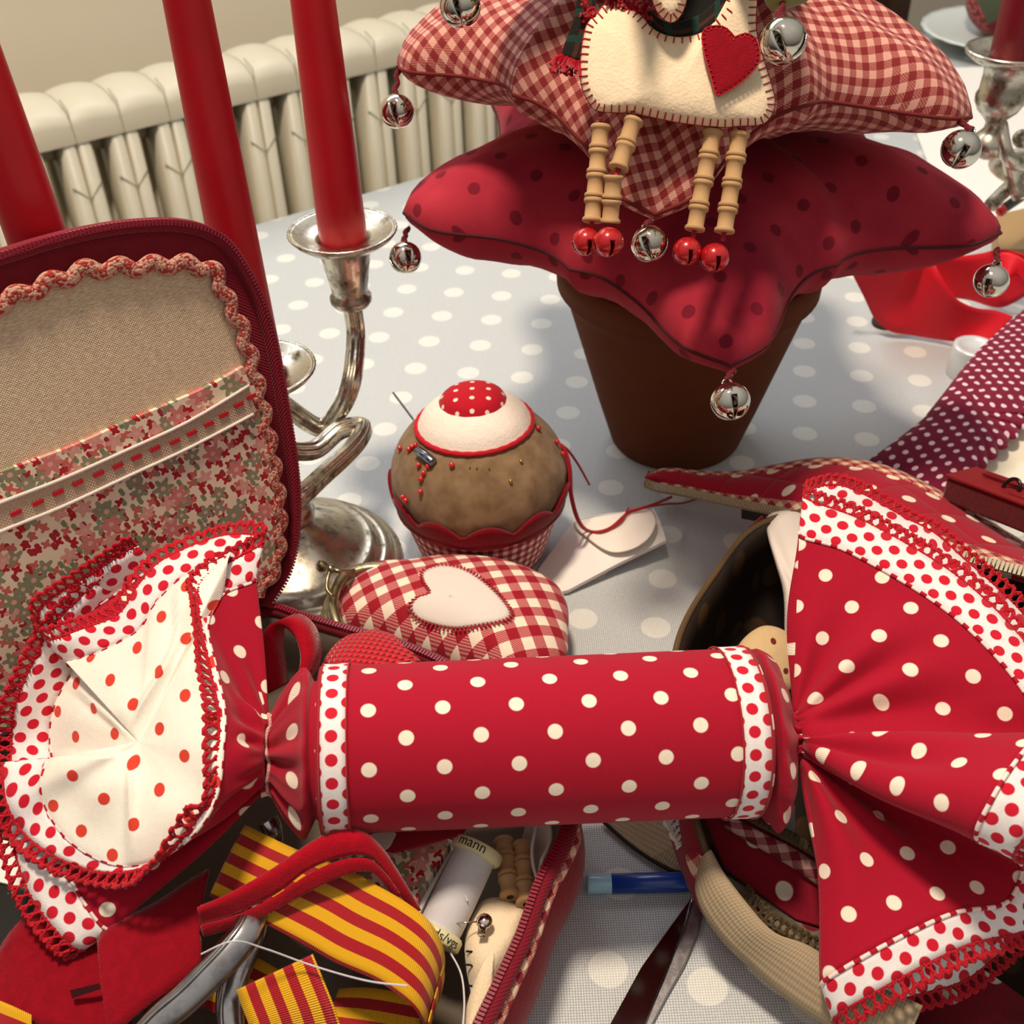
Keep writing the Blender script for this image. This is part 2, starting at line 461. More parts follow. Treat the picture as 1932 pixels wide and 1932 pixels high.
lf = drop([r[0] for r in rows], -ED); b.grid(lf, uvg(lf)); rg = drop([r[-1] for r in rows], ED); b.grid(rg, uvg(rg), flip=True)
b.build('tablecloth', mt['cloth'], loc=(cen.x, cen.y, 0), solid=.0012, off=-1)
tag(bpy.data.objects['tablecloth'], 'pale grey oilcloth with white polka dots spread over the table', 'tablecloth')
bpy.data.objects['tablecloth'].location.z = 0

# ------------------------------------------------------------------ jingle bells
def bell_mesh(c, r, rot=0, tilt=(0, 0, 1), mb=None):
    """hollow bell with a cross of slots in its lower half"""
    b = mb or MB(); c = V(c); up = V(tilt).normalized(); x, y = frame(up)
    f_ = EYE - c; x = (f_ - up * f_.dot(up)).normalized(); y = up.cross(x)
    cr_, sr_ = math.cos(rot), math.sin(rot); x, y = x * cr_ + y * sr_, y * cr_ - x * sr_
    w = .16; lons = []
    for q in range(4):
        a0 = q * PI / 2
        lons += [a0 - w, a0 + w] + [a0 + w + (PI / 2 - 2 * w) * k / 7 for k in range(1, 7)]
    lats = [PI * i / 22 for i in range(23)]
    idx = {}
    for i, t in enumerate(lats):
        for j, a in enumerate(lons):
            s_ = max(math.sin(t), .004); k = 1.0
            if t > PI / 2: k = 1 + .05 * (t - PI / 2) * math.cos(4 * a) * -1
            idx[i, j] = len(b.v)
            b.v.append(c + up * (r * math.cos(t) * .96) + (x * math.cos(a) + y * math.sin(a)) * (r * s_ * k))
    m = len(lons)
    for i in range(22):
        for j in range(m):
            if j % 8 == 0 and lats[i] > PI * .46: continue
            k = (j + 1) % m
            b.face([idx[i, j], idx[i + 1, j], idx[i + 1, k], idx[i, k]], [(0, 0)] * 4)
    return b
def bell(parent, c, r, cord_from, name='bell', mat='chrome', rot=.2, tilt=(-.1, .85, .6), cord='thread_dk', cr_w=.0013):
    o = bell_mesh(c, r, rot, tilt).build(name, mt[mat], parent, solid=r * .07, off=-1)
    c = V(c); up = V(tilt).normalized(); x, y = frame(up)
    x = x * math.cos(rot) + y * math.sin(rot)
    b = MB(); b.ball(c, r * .28, 10); b.build('pellet', mt['steel'], o)
    lp = MB(); lp.tube([c + up * (r * .93) + x * (r * .24 * math.cos(a)) + up * (r * .26 * math.sin(a)) for a in [PI * k / 10 for k in range(11)]], r * .055, 6)
    lp.build('loop', mt[mat], o)
    if cord_from is not None:
        a = V(cord_from); e = c + up * (r * 1.08); pts = []
        for k in range(13):
            t = k / 12; pts.append(a.lerp(e, t) + x * (.0006 * math.sin(t * 14)))
        cd = MB(); cd.tube(pts, [cr_w * (1.25 - .35 * math.sin(PI * k / 12)) for k in range(13)], 8); cd.build('cord', mt[cord], o)
    return o

# ------------------------------------------------------------------ flower pot and star cushions
pc = V((.103, .572, 0))
b = MB(); b.lathe([(0, .004), (.012, .004), (.012, 0), (.0385, 0), (.0400, .002), (.0485, .030), (.0592, .068), (.0672, .096), (.0700, .106), (.0735, .106), (.0745, .1225), (.073, .1235), (.069, .122), (.058, .09), (.037, .008), (0, .007)], pc, seg=64)
pot = b.build('plant_pot', mt['terra'], loc=pc)
tag(pot, 'brown terracotta pot standing under the maroon star cushion', 'pot')
def star(name, mat, seam, c, R2, T, tips, label, rotuv=0, bulge=1.0, seed=0, conc=.5):
    """five-armed stuffed star; tips = [(world point)] for each arm"""
    c = V(c); t = []
    for p in tips:
        d = V(p) - c; t.append((math.atan2(d.y, d.x), math.hypot(d.x, d.y), d.z))
    t.sort(); n = len(t)
    def prof(a):
        best = None
        for k in range(n):
            a0, r0, z0 = t[k]; a1, r1, z1 = t[(k + 1) % n]
            if k == n - 1: a1 += 2 * PI
            aa = a
            while aa < a0: aa += 2 * PI
            while aa >= a0 + 2 * PI: aa -= 2 * PI
            if aa <= a1:
                u = (aa - a0) / (a1 - a0)
                hlf = (a1 - a0) / 2
                if u < .5: rt, zt, da = r0, z0, (aa - a0)
                else: rt, zt, da = r1, z1, (a1 - aa)
                # straight edge from tip to notch
                px_, py_ = rt, 0; qx, qy = R2 * math.cos(hlf), R2 * math.sin(hlf)
                # intersect ray at angle da with the segment
                den = (qx - px_) * math.sin(da) - (qy - py_) * math.cos(da)
                s_ = (py_ * math.cos(da) - px_ * math.sin(da)) / den if abs(den) > 1e-9 else 0
                rr = math.hypot(px_ + s_ * (qx - px_), py_ + s_ * (qy - py_))
                tip = 1 - da / hlf
                # rounded tip and notch
                rr = (rr + .011 * math.exp(-((da - .13) / .10) ** 2)) - .002 * max(0, 1 - da / .07) ** 2 + .10 * R2 * max(0, 1 - (hlf - da) / .22) ** 2
                return rr, zt * max(tip, 0) ** 1.2, tip
        return R2, 0, 0
    NA, NR = 200, 16
    an = []
    for k in range(n):                                # denser sampling close to the tips
        a0 = t[k][0]; a1 = t[(k + 1) % n][0] + (2 * PI if k == n - 1 else 0)
        for i in range(40):
            u = i / 40; u = .5 - .5 * math.copysign(abs(1 - 2 * u) ** .8, 1 - 2 * u); an.append(a0 + (a1 - a0) * u)
    P = [prof(a) for a in an]
    def pt(i, q, sg):
        R, dz, tip = P[i]; a = an[i]; r = R * q
        hh = (1 - q ** 2.6) ** .52 * T * (1 - .30 * max(tip, 0) * q)
        z = dz * q ** 1.7 + hh * sg * (bulge if sg < 0 else 1)
        w = c + V((math.cos(a) * r, math.sin(a) * r, z))
        k = noise.noise(w * 28 + V((seed, 0, 0))) * .0035 + noise.noise(w * 75 + V((seed, 3, 0))) * .0020 * (.3 + q)
        pk = .0016 * math.sin(a * 46 + seed) * max(0, 1 - abs(tip) / .45) * q      # puckers in the notches
        return w + V((0, 0, (k + pk) * (1 - q ** 6)))
    b = MB(); qs = [math.sin(PI / 2 * k / NR) for k in range(NR + 1)]; qs[0] = .004
    top = [[pt(i, q, 1) for i in range(len(an))] for q in qs]
    bot = [[pt(i, q, -1) for i in range(len(an))] for q in qs]
    ca, sa = math.cos(rotuv), math.sin(rotuv)
    def uvs(rows):
        m_ = len(an); acc = [0.0] * m_; out = []; prev = None
        for r in rows:
            if prev is not None:
                for j in range(m_): acc[j] += (r[j] - prev[j]).length
            prev = r; out.append([(acc[j % m_] * math.cos(an[j % m_] + rotuv) + c.x, acc[j % m_] * math.sin(an[j % m_] + rotuv) + c.y) for j in range(m_ + 1)])
        return out
    b.grid(top, uvs(top), wu=True); b.grid(bot, uvs(bot), wu=True, flip=True)
    root = thing(name, (c.x, c.y, c.z - T * bulge), label, 'cushion', 'stacked star cushions')
    cov = b.build('cover', mt[mat], root)
    s = MB(); s.tube(top[-1], .0009, 6, closed=True); s.build('seam', mt[seam], root)
    return root, b

gq = G('maroon_dotted_cotton', .95, 0, .08, .08); u = gq.uv(); w1 = gq.noise(u, 14, 4); mk = gq.dots(u, .031, .031, .0031, True)
base = gq.mix(gq.ramp(w1, .38, .62), lin('#8C2032'), lin('#B23442')); gq.weave(u, .0009, .3, .0002)
mt['maroon'] = gq.col(gq.mix(gq.ma('MULTIPLY', mk, .7), base, lin('#5A1222')))
mt['seam_m'] = m_plain('maroon_seam', '#4A0E18', .9); mt['seam_g'] = m_plain('gingham_seam', '#6E1E1C', .9)
mt['gingham'] = m_ging('russet_gingham', '#86282A', '#AC544E', '#DDA596', .0066, rot=0, twill=.0011)
mt['green'] = m_felt('pale_green_cotton', '#8E8F58', .2)

s1, mb1 = star('star_cushion', 'maroon', 'seam_m', (.0955, .566, .162), .100, .047,
     [D(762, 402, .547), D(1888, 440, .538), D(1378, 690, .476), (.19, .70, .172), (.0, .70, .19)],
     'large maroon spotted star cushion on the terracotta pot, lowest of the stack', bulge=.8, seed=1)
s2, mb2 = star('star_cushion', 'gingham', 'seam_g', (.083, .556, .240), .094, .043,
     [D(752, 118, .53), D(1832, 222, .494), D(1236, 405, .463), (.165, .675, .24), (.03, .69, .24)],
     'russet gingham star cushion in the middle of the stack, above the maroon one', rotuv=-.285, bulge=.70, seed=5)
s3, mb3 = star('star_cushion', 'green', 'seam_g', (.083, .548, .318), .05, .026,
     [D(868, -60, .44), D(1478, -30, .40), D(1180, 40, .41) + V((0, 0, .03)), (.13, .65, .32), (.05, .65, .32)],
     'pale green star cushion at the top of the stack, hardly in view', bulge=.8, seed=9)
bell(s1, D(765, 486, .545), .0080, D(768, 430, .546), rot=.25)
bell(s1, D(1870, 530, .530), .0082, D(1880, 470, .533), rot=-.15, tilt=(.25, .4, .8))
bell(s1, D(1378, 757, .462), .0083, D(1382, 700, .468), rot=.25)
bell(s2, D(749, 210, .523), .0080, D(752, 125, .528), rot=-.2)
bell(s2, D(1813, 282, .485), .0085, D(1808, 228, .488), rot=.2, tilt=(.5, .5, .8))
bell(s2, D(1225, 460, .450), .0076, D(1225, 418, .455), rot=-.2)
bell(s3, D(868, 12, .430), .0080, D(868, -62, .436), rot=-.2)
bell(s3, D(1478, 77, .385), .0080, D(1482, -20, .392), rot=-.2)
b = MB(); b.pillow([D(x, y, .392) for x, y in cr(pl('1440,-30 1500,-30 1530,-6 1500,6 1470,14 1450,8'), 4, True)], D(1480, -10, .392), V((0, -.7, .7)), .006, 5); b.build('leaf_patch', mt['green'], s3)

# ------------------------------------------------------------------ felt animal with spool legs
vn = (EYE - D(1280, 130, .445)).normalized()
an = thing('felt_animal_ornament', D(1280, 240, .447), 'cream felt animal ornament with spool legs hanging on the gingham star', 'ornament')
bo = pl('1095,130 1100,77 1109,42 1125,28 1141,9 1162,4 1190,12 1209,26 1225,47 1249,60 1270,66 1295,66 1323,58 1346,40 1367,20 1379,0 1392,-40 1410,-52 1428,-40 1428,0 1426,35 1428,65 1442,117 1456,163 1462,196 1451,224 1433,235 1395,238 1358,240 1310,235 1265,228 1195,214 1132,210 1113,196 1099,168')
bo = cr(bo, 4, True); t2 = mb2.tree(); ds = []
for x, y in bo[::4] + [(1200, 150), (1280, 120), (1380, 140), (1280, 200)]:
    r_ = ray(x, y); h_ = t2.ray_cast(EYE, r_.normalized())
    if h_[0] is not None: ds.append((h_[0] - EYE).length / r_.length)
dB = min(ds) - .0105; print('ANIMAL depth', dB, sorted(ds)[:5])
o3 = [D(x, y, dB) for x, y in bo]
b = MB(); b.pillow(o3, D(1290, 150, dB), vn, .011, 12, ux=tuple(_rt), uy=(0, .6, .8), pw=.42)
body = b.build('body', mt['felt_cream'], an); bt = b.tree()
def blanket(o3, cpt, nrm, size, step, name, mat, parent, rad=.00035, tree=None, edge=True):
    """short stitches over an edge plus the edge thread, laid on the surface"""
    R, L = resample(o3, int(max(8, sum((a_ - b_).length for a_, b_ in zip(o3, o3[1:])) / step)), True)
    m = MB(); nrm = V(nrm).normalized(); cpt = V(cpt)
    def on(p):
        if tree is None: return p + nrm * .0016
        h = tree.ray_cast(EYE, (p - EYE).normalized())
        return (h[0] + (EYE - h[0]).normalized() * rad * 1.1) if h[0] is not None else p + nrm * rad
    for i, p in enumerate(R):
        tng = (R[(i + 1) % len(R)] - R[i - 1]).normalized(); inn = nrm.cross(tng).normalized()
        if inn.dot(cpt - p) < 0: inn = -inn
        m.tube([p - inn * .0003] + [on(p + inn * size * q) for q in (.12, .3, .55, .8, 1)], rad, 5)
    if edge: m.tube([p + nrm * .0003 for p in R], rad * 1.1, 5, closed=True)
    return m.build(name, mt[mat], parent)
mt['stitch'] = m_thread('red_stitching', '#B5222A', .001, .2)
blanket(o3, D(1290, 150, dB), vn, .0028, .0030, 'stitching', 'stitch', body, .0003, bt)
ht = cr(pl('1324,72 1328,56 1344,49 1365,50 1378,60 1387,70 1402,63 1416,65 1428,77 1434,108 1426,128 1395,158 1360,179 1350,178 1342,149 1330,108'), 4, True)
b = MB(); b.pillow([D(x, y, dB - .0122) for x, y in ht], D(1380, 105, dB - .0122), vn, .0012, 5, ux=tuple(_rt), uy=(0, .6, .8), pw=.4)
ht_t = b.tree(); hh = b.build('heart', mt['felt_red'], an); hh['label'] = 'dark red felt heart'
blanket([D(x, y, dB - .0126) for x, y in ht], D(1380, 105, dB - .0126), vn, .0012, .0021, 'stitching', 'lace', hh, .00025, ht_t)
hd = cr(pl('1222,-60 1262,-80 1300,-60 1298,-15 1288,22 1272,41 1255,38 1238,18 1228,-15'), 4, True)
dH = dB - .016
b = MB(); b.pillow([D(x, y, dH) for x, y in hd], D(1262, -20, dH), vn, .008, 8, ux=tuple(_rt), uy=(0, .6, .8), pw=.45)
hd_t = b.tree(); head = b.build('head', mt['felt_cream'], an)
blanket([D(x, y, dH) for x, y in hd], D(1262, -20, dH), vn, .0028, .0028, 'stitching', 'stitch', head, .0003, hd_t)
# scarf of dark plaid wool with fringed ends
gp = G('dark_plaid_wool', .9, 0, .3, .2); u = gp.uv(); x, y, _z = gp.sep(u)
k1 = gp.ma('GREATER_THAN', gp.ma('FRACT', gp.ma('DIVIDE', x, .011)), .72); k2 = gp.ma('GREATER_THAN', gp.ma('FRACT', gp.ma('DIVIDE', y, .006)), .7)
nz = gp.noise(u, 600, 3); gp.bump(nz, .6, .0006)
mt['plaid'] = gp.col(gp.mix(k1, gp.mix(gp.ma('MULTIPLY', k2, .7), lin('#1B1713'), lin('#4A2A1C')), lin('#17352C')))
def strip(parent, name, mat, L, d0, d1, n=6, thick=.0012, rows=10, push=0):
    """ribbon between two pixel curves at given depths (functions of 0..1 or constants)"""
    a, c = L; A = cr(a, n); C = cr(c, n); m = min(len(A), len(C)); P = []; U = []
    f0 = d0 if callable(d0) else (lambda t: d0); f1 = d1 if callable(d1) else (lambda t: d1)
    for k in range(rows + 1):
        q = k / rows; P.append([]); U.append([])
        for i in range(m):
            t = i / (m - 1); pa = D(A[i][0], A[i][1], f0(t)); pb = D(C[i][0], C[i][1], f1(t))
            P[-1].append(pa.lerp(pb, q))
    s0 = [0]
    for i in range(1, m): s0.append(s0[-1] + ((P[0][i] - P[0][i - 1]).length + (P[-1][i] - P[-1][i - 1]).length) / 2)
    for k in range(rows + 1): U[k] = [(s0[i], (P[k][i] - P[0][i]).length) for i in range(m)]
    b = MB(); b.grid(P, U); return b, P, U
sb, P_, U_ = strip(an, 'scarf', 'plaid', (pl('1090,-20 1084,30 1070,70 1058,104'), pl('1124,-20 1122,30 1108,70 1098,116')), dB + .002, dB + .002)
sc = sb.build('scarf', mt['plaid'], an, solid=.0014, off=0)
sb, P_, U_ = strip(an, 'scarf', 'plaid', (pl('1200,-30 1224,20 1262,44 1310,34 1345,10 1380,-30'), pl('1212,-10 1236,54 1270,68 1312,64 1345,44 1392,0')), dB - .002, dB - .004)
sb.build('collar', mt['plaid'], an, solid=.0014, off=0)
sb, P_, U_ = strip(an, 'scarf', 'plaid', (pl('1270,-60 1310,-70 1380,-60'), pl('1262,44 1310,40 1362,10')), dB + .012, dB + .004)
sb.build('collar_back', m_plain('black_wool', '#0C0907', .95), an, solid=.0014, off=0)
fb = MB()
for k in range(46):
    q = random.random(); p = D(1058 + 40 * q + random.uniform(-3, 3), 104 + 14 * q, dB + .001)
    e = D(1040 + 62 * q + random.uniform(-9, 9), 122 + 12 * q + random.uniform(-4, 16), dB + random.uniform(-.003, .003))
    fb.tube([p, p.lerp(e, .5) + V((random.uniform(-1, 1), 0, random.uniform(-1, 1))) * .0012, e], .0007, 5)
for k in range(70):
    q = random.random(); p = D(1150 + 76 * q, -2 + 34 * q * q, dB - .004); e = p + V((random.uniform(-1, 1), random.uniform(-1, .4), random.uniform(-1, 1))) * .004
    fb.tube([p, e], .0007, 5)
for k in range(30):
    p = D(1108 + random.uniform(-6, 12), 22 + random.uniform(-12, 12), dB - .001); e = p + V((random.uniform(-1, 1), random.uniform(-1, 0), random.uniform(-1, 1))) * .003
    fb.tube([p, e], .0007, 5)
ff = fb.build('fringe', mt['felt_bright'], an)
# legs
def spool_leg(a, e, n, dA, dE, bpx, br, off=None):
    A = D(a[0], a[1], dA); Eq = D(e[0], e[1], dE); ax = (Eq - A); L = ax.length; ax.normalize()
    rf, rb = .0041, .0033; prof = []; sl = L / n
    for k in range(n):
        z = sl * k
        prof += [(.0012, z + .0001), (rf * .92, z + .0001), (rf, z + .0005), (rf, z + .0014), (rf * .94, z + .0018), (rb, z + .0022), (rb, z + sl - .0022), (rf * .94, z + sl - .0018), (rf, z + sl - .0014), (rf, z + sl - .0005), (rf * .92, z + sl - .0002), (.0012, z + sl - .0002)]
    b = MB(); b.lathe(prof, A, ax, 24); lg = b.build('leg', mt['wood'], an)
    cd = MB(); cd.tube([D(a[0] - 2, a[1] - 16, dA - .003), A - ax * .001, Eq, Eq + ax * .003], .0009, 7); cd.build('cord', mt['thread_red'], lg)
    bb = bell_mesh(D(bpx[0], bpx[1], dE), br, .3, (0, .5, .8)); bb.build('bell', mt['redbell'], lg, solid=br * .07, off=-1)
spool_leg((1134, 236), (1117, 420), 4, dB + .001, .446, (1106, 456), .0058)
spool_leg((1196, 226), (1166, 320), 2, dB - .002, .438, (1148, 457), .0060)
spool_leg((1155, 326), (1151, 421), 2, .440, .444, (1148, 458), .0001) if 0 else None
A, Eq = D(1158, 330, .439), D(1151, 422, .444)
ax = Eq - A; L = ax.length; ax.normalize(); prof = []
for k in range(2):
    z = L / 2 * k; sl = L / 2; rf, rb = .0041, .0033
    prof += [(.0012, z + .0001), (rf * .92, z + .0001), (rf, z + .0005), (rf, z + .0014), (rb, z + .0022), (rb, z + sl - .0022), (rf, z + sl - .0014), (rf, z + sl - .0005), (rf * .92, z + sl - .0002), (.0012, z + sl - .0002)]
b = MB(); b.lathe(prof, A, ax, 24); b.build('leg', mt['wood'], an)
spool_leg((1346, 246), (1310, 436), 4, dB + .001, .446, (1296, 474), .0058)
spool_leg((1396, 250), (1366, 440), 4, dB + .001, .446, (1348, 486), .0060)

# ------------------------------------------------------------------ the big fabric cracker
kr = thing('fabric_cracker', D(1000, 1400, .401) + V((0, 0, -.03)), 'large red white-dotted fabric cracker lying across the two open sewing cases', 'cracker')
CA, CB = D(607, 1414, .394), D(1412, 1379, .409); AX = (CB - CA).normalized(); LEN = (CB - CA).length
toE = (EYE - (CA + CB) / 2); toE = (toE - AX * toE.dot(AX)).normalized()      # lathe seam kept at the back
RA, RB = .0291, .0302
def rad_at(z): return RA + (RB - RA) * z / LEN
def cyl(z0, z1, dr, n=8, seg=96, uoff=0, edge=True):
    pr = [(rad_at(z0 + (z1 - z0) * k / n) + dr, z0 + (z1 - z0) * k / n) for k in range(n + 1)]
    if edge: pr = [(pr[0][0] - .0012, pr[0][1])] + pr + [(pr[-1][0] - .0012, pr[-1][1])]
    b = MB(); b.lathe(pr, CA, AX, seg, start=-toE)
    b.uv = [[(v_ + uoff, u_) for u_, v_ in f] for f in b.uv]       # pattern: x along the axis, y around
    return b
zb0, zb1 = .0012, .0102
b = cyl(.0, LEN, 0, 20, uoff=.0062); body = b.build('body', mt['cracker'], kr)
b = cyl(zb0, zb1, .0007, 3); b.build('band', mt['trim'], kr)
b = cyl(LEN - .0112, LEN - .0012, .0007, 3); b.build('band', mt['trim'], kr)
for z_ in (zb0, zb1, LEN - .0112, LEN - .0012):
    b = MB(); b.tube([CA + AX * z_ + (toE * math.cos(a) + AX.cross(toE) * math.sin(a)) * (rad_at(z_) + .0008) for a in [2 * PI * k / 90 for k in range(90)]], .00035, 5, closed=True)
    b.build('topstitch', mt['stitch'], kr)

def neck(c0, ax, R0_, pts, name):
    """gathered fabric between body and tie; pts = [(centre, radius_along_up, radius_deep, fold)]"""
    up_ = AX.cross(toE).normalized(); P = []; U = []; seg = 120; s0 = 0; prev = None
    for c, ru, rd, fo in pts:
        if prev is not None: s0 += (c - prev).length
        prev = c; row = []
        for k in range(seg):
            a = 2 * PI * k / seg
            f = 1 + fo * (math.cos(9 * a + 1.3 * math.sin(2 * a)) * .6 + .4 * math.cos(17 * a))
            row.append(c + up_ * (math.sin(a) * ru * f) + toE * (math.cos(a) * rd * f))
        P.append(row); U.append([(s0, 2 * PI * R0_ * k / seg) for k in range(seg + 1)])
    b = MB(); b.grid(P, U, wu=True); return b
def cat_pts(rows, n=5):
    R = cr([tuple(c) + (a, b_, f) for c, a, b_, f in rows], n)
    return [(V(r[:3]), max(r[3], .002), max(r[4], .002), max(r[5], 0)) for r in R]
NR_ = D(1497, 1392, .412); NL_ = D(510, 1424, .399)
rows = [(CB - AX * .002, RB * .93, RB * .93, 0), (CB + AX * .0012, RB * .80, RB * .8, 0), (CB + AX * .0022, RB * .84, RB * .84, 0), (CB + AX * .0036, RB * .97, RB * .95, .01), (D(1447, 1397, .411), RB * 1.05, RB * .88, .05), (D(1470, 1395, .412), RB * .88, RB * .60, .12), (D(1484, 1393, .412), RB * .50, RB * .36, .2), (D(1488, 1392, .412), .0095, .008, .25), (NR_, .0075, .007, .3), (NR_ + AX * .003, .008, .0075, .3)]
b = neck(CB, AX, RB, cat_pts(rows), 'neck'); b.build('neck', mt['cracker'], kr)
rows = [(CA + AX * .002, RA * .93, RA * .93, 0), (CA - AX * .001, RA * .84, RA * .84, 0), (CA - AX * .0024, RA * .82, RA * .82, 0), (CA - AX * .004, RA * .93, RA * .9, .02), (D(572, 1420, .396), RA * .96, RA * .8, .09), (D(545, 1422, .397), RA * .74, RA * .55, .2), (D(525, 1423, .398), .0155, .0108, .32), (NL_, .0125, .0085, .22), (NL_ - AX * .003, .0128, .009, .22)]
b = neck(CA, -AX, RA, cat_pts(rows), 'neck'); b.build('neck', mt['cracker'], kr)
up_ = AX.cross(toE).normalized()
b = MB(); tw = []
for k in range(80):
    a = 2 * PI * k / 80; f = 1 + .22 * (math.cos(9 * a + 1.3 * math.sin(2 * a)) * .6 + .4 * math.cos(17 * a)) * .6
    tw.append(NL_ + AX * (.0006 * math.sin(5 * a)) + up_ * (math.sin(a) * .0132 * f) + toE * (math.cos(a) * .0093 * f))
b.tube(tw, .0007, 6, closed=True); b.build('tie_string', mt['string'], kr)

def lace_mesh(E_, O_, w=.0052, p=.0072, r=.00052, seed=0, closed=True, nrm=None):
    rnd = random.Random(seed)
    n = int(sum((a_ - b_).length for a_, b_ in zip(E_, E_[1:])) / .0006)
    # resample with outward directions
    P = E_ + ([E_[0]] if closed else []); Q = O_ + ([O_[0]] if closed else [])
    Ls = [0]
    for a_, c_ in zip(P, P[1:]): Ls.append(Ls[-1] + (c_ - a_).length)
    tot = Ls[-1]; per = max(2, round(tot / p)); p = tot / per
    X = []; Y = []; SS = []; j = 0
    for i in range(n):
        s_ = tot * i / n
        while j < len(Ls) - 2 and Ls[j + 1] < s_: j += 1
        t = (s_ - Ls[j]) / max(Ls[j + 1] - Ls[j], 1e-9)
        X.append(P[j].lerp(P[j + 1], t)); Y.append(Q[j].lerp(Q[j + 1], t).normalized()); SS.append(s_)
    m = MB()
    def strand(fn, rad, jit=.00035, out=0):
        pts = []
        for i in range(n):
            tg = (X[(i + 1) % n] - X[i - 1])
            if tg.length < 1e-9: continue
            nn_ = Y[i].cross(tg).normalized()
            off = fn(SS[i])
            z_ = jit * math.sin(SS[i] * 5200 + seed) + out
            pts.append(X[i] + Y[i] * off + nn_ * z_ + V((rnd.uniform(-1, 1), rnd.uniform(-1, 1), rnd.uniform(-1, 1))) * .00018)
        m.tube(pts, [rad * (1 + .25 * math.sin(k * 1.9)) for k in range(len(pts))], 5, closed=closed)
    strand(lambda s_: .0002 + .0005 * abs(math.sin(PI * s_ / p * 2)), r * 1.25)
    strand(lambda s_: w * (.5 - .5 * math.cos(2 * PI * s_ / p)), r)
    strand(lambda s_: w * (.5 + .5 * math.cos(2 * PI * s_ / p)), r)
    strand(lambda s_: w * (1.02 + .14 * math.cos(4 * PI * s_ / p)), r * 1.35)
    strand(lambda s_: w * (1.0 + .20 * math.sin(4 * PI * s_ / p + 1)), r, .0006)
    return m

RIMZ = .050                               # hinge and lean of the left case's lid (the cloth must stay in front of it)
HR, HL = V((-.111, .371, RIMZ)), V((-.204, .291, RIMZ)); hd_ = (HL - HR).normalized()
bk_ = V((hd_.y, -hd_.x, 0)); bk_ = bk_ if bk_.y > 0 else -bk_
LT = (bk_ * math.sin(math.radians(9)) + V((0, 0, 1)) * math.cos(math.radians(9))).normalized()
LN = hd_.cross(LT).normalized(); LN = LN if LN.dot(EYE - HR) > 0 else -LN
LP = plane_hit(HR, LN)
def lid_depth(px, py):
    r = ray(px, py); return (HR - EYE).dot(LN) / r.dot(LN)

def flare(apex, axis, loop, rn, nseg, nrad, seed, wr=.0035, toward=None, bulge=0.0):
    """gathered fan of cloth from the tie to a wavy hem; loop rows = (hx, hy, hd, ox, oy, od)"""
    L = cr(loop, nseg, True); n = len(L)
    Hm = [D(l[0], l[1], l[2]) for l in L]; Ot = [D(l[3], l[4], l[5]) for l in L]
    ax = V(axis).normalized()
    ring = []
    for h in Hm:
        d = h - apex; d = d - ax * d.dot(ax); ring.append(apex + d.normalized() * rn)
    ang = [0]
    for i in range(1, n + 1):
        a_, c_ = (Hm[i - 1] - apex), (Hm[i % n] - apex); ang.append(ang[-1] + a_.angle(c_))
    P = []; U = []
    for k in range(nrad + 1):
        q = (k / nrad) ** .85; row = []; uu = []
        for i in range(n):
            p = ring[i].lerp(Hm[i], q)
            tg = (Hm[(i + 1) % n] - Hm[i - 1]); rad = (Hm[i] - ring[i])
            nn_ = tg.cross(rad)
            if nn_.length > 1e-9: nn_.normalize()
            amp = wr * math.sin(PI * q) ** 1.2
            f = 1.25 * noise.noise(V((ang[i] * 3.2, seed, q * .8))) + .55 * math.sin(ang[i] * 6.3 + seed) * (1 - q) ** .8 + .45 * math.sin(ang[i] * 13 + 2 * noise.noise(V((ang[i] * 2, seed, 0)))) * (1 - q) * 1.6
            p = p + nn_ * (amp * f + bulge * math.sin(PI * q)); row.append(p)
        for i in range(n + 1):
            j = i % n; r_ = (row[j] - apex).length; uu.append((r_ * math.cos(ang[i]), r_ * math.sin(ang[i])))
        P.append(row); U.append(uu)
    b = MB(); b.grid(P, U, wu=True)
    tr = MB(); P2 = []; U2 = []; s_ = [0]
    for i in range(n): s_.append(s_[-1] + ((Hm[(i + 1) % n] - Hm[i]).length + (Ot[(i + 1) % n] - Ot[i]).length) / 2)
    for k in range(5):
        q = k / 4; P2.append([Hm[i].lerp(Ot[i], q) for i in range(n)])
        U2.append([(s_[i], (Ot[i % n] - Hm[i % n]).length * q + .0012) for i in range(n + 1)])
    tr.grid(P2, U2, wu=True)
    O_ = [(Ot[i] - Hm[i]).normalized() for i in range(n)]
    return b, tr, Hm, Ot, O_
gs = G('red_white_stitch', .8, 0, .1, .2); xx, yy, _z = gs.sep(gs.uv())
mt['dash'] = gs.col(gs.mix(gs.ma('GREATER_THAN', gs.ma('FRACT', gs.ma('DIVIDE', xx, .0062)), .42), lin('#B01228'), lin('#F3DAD4')))

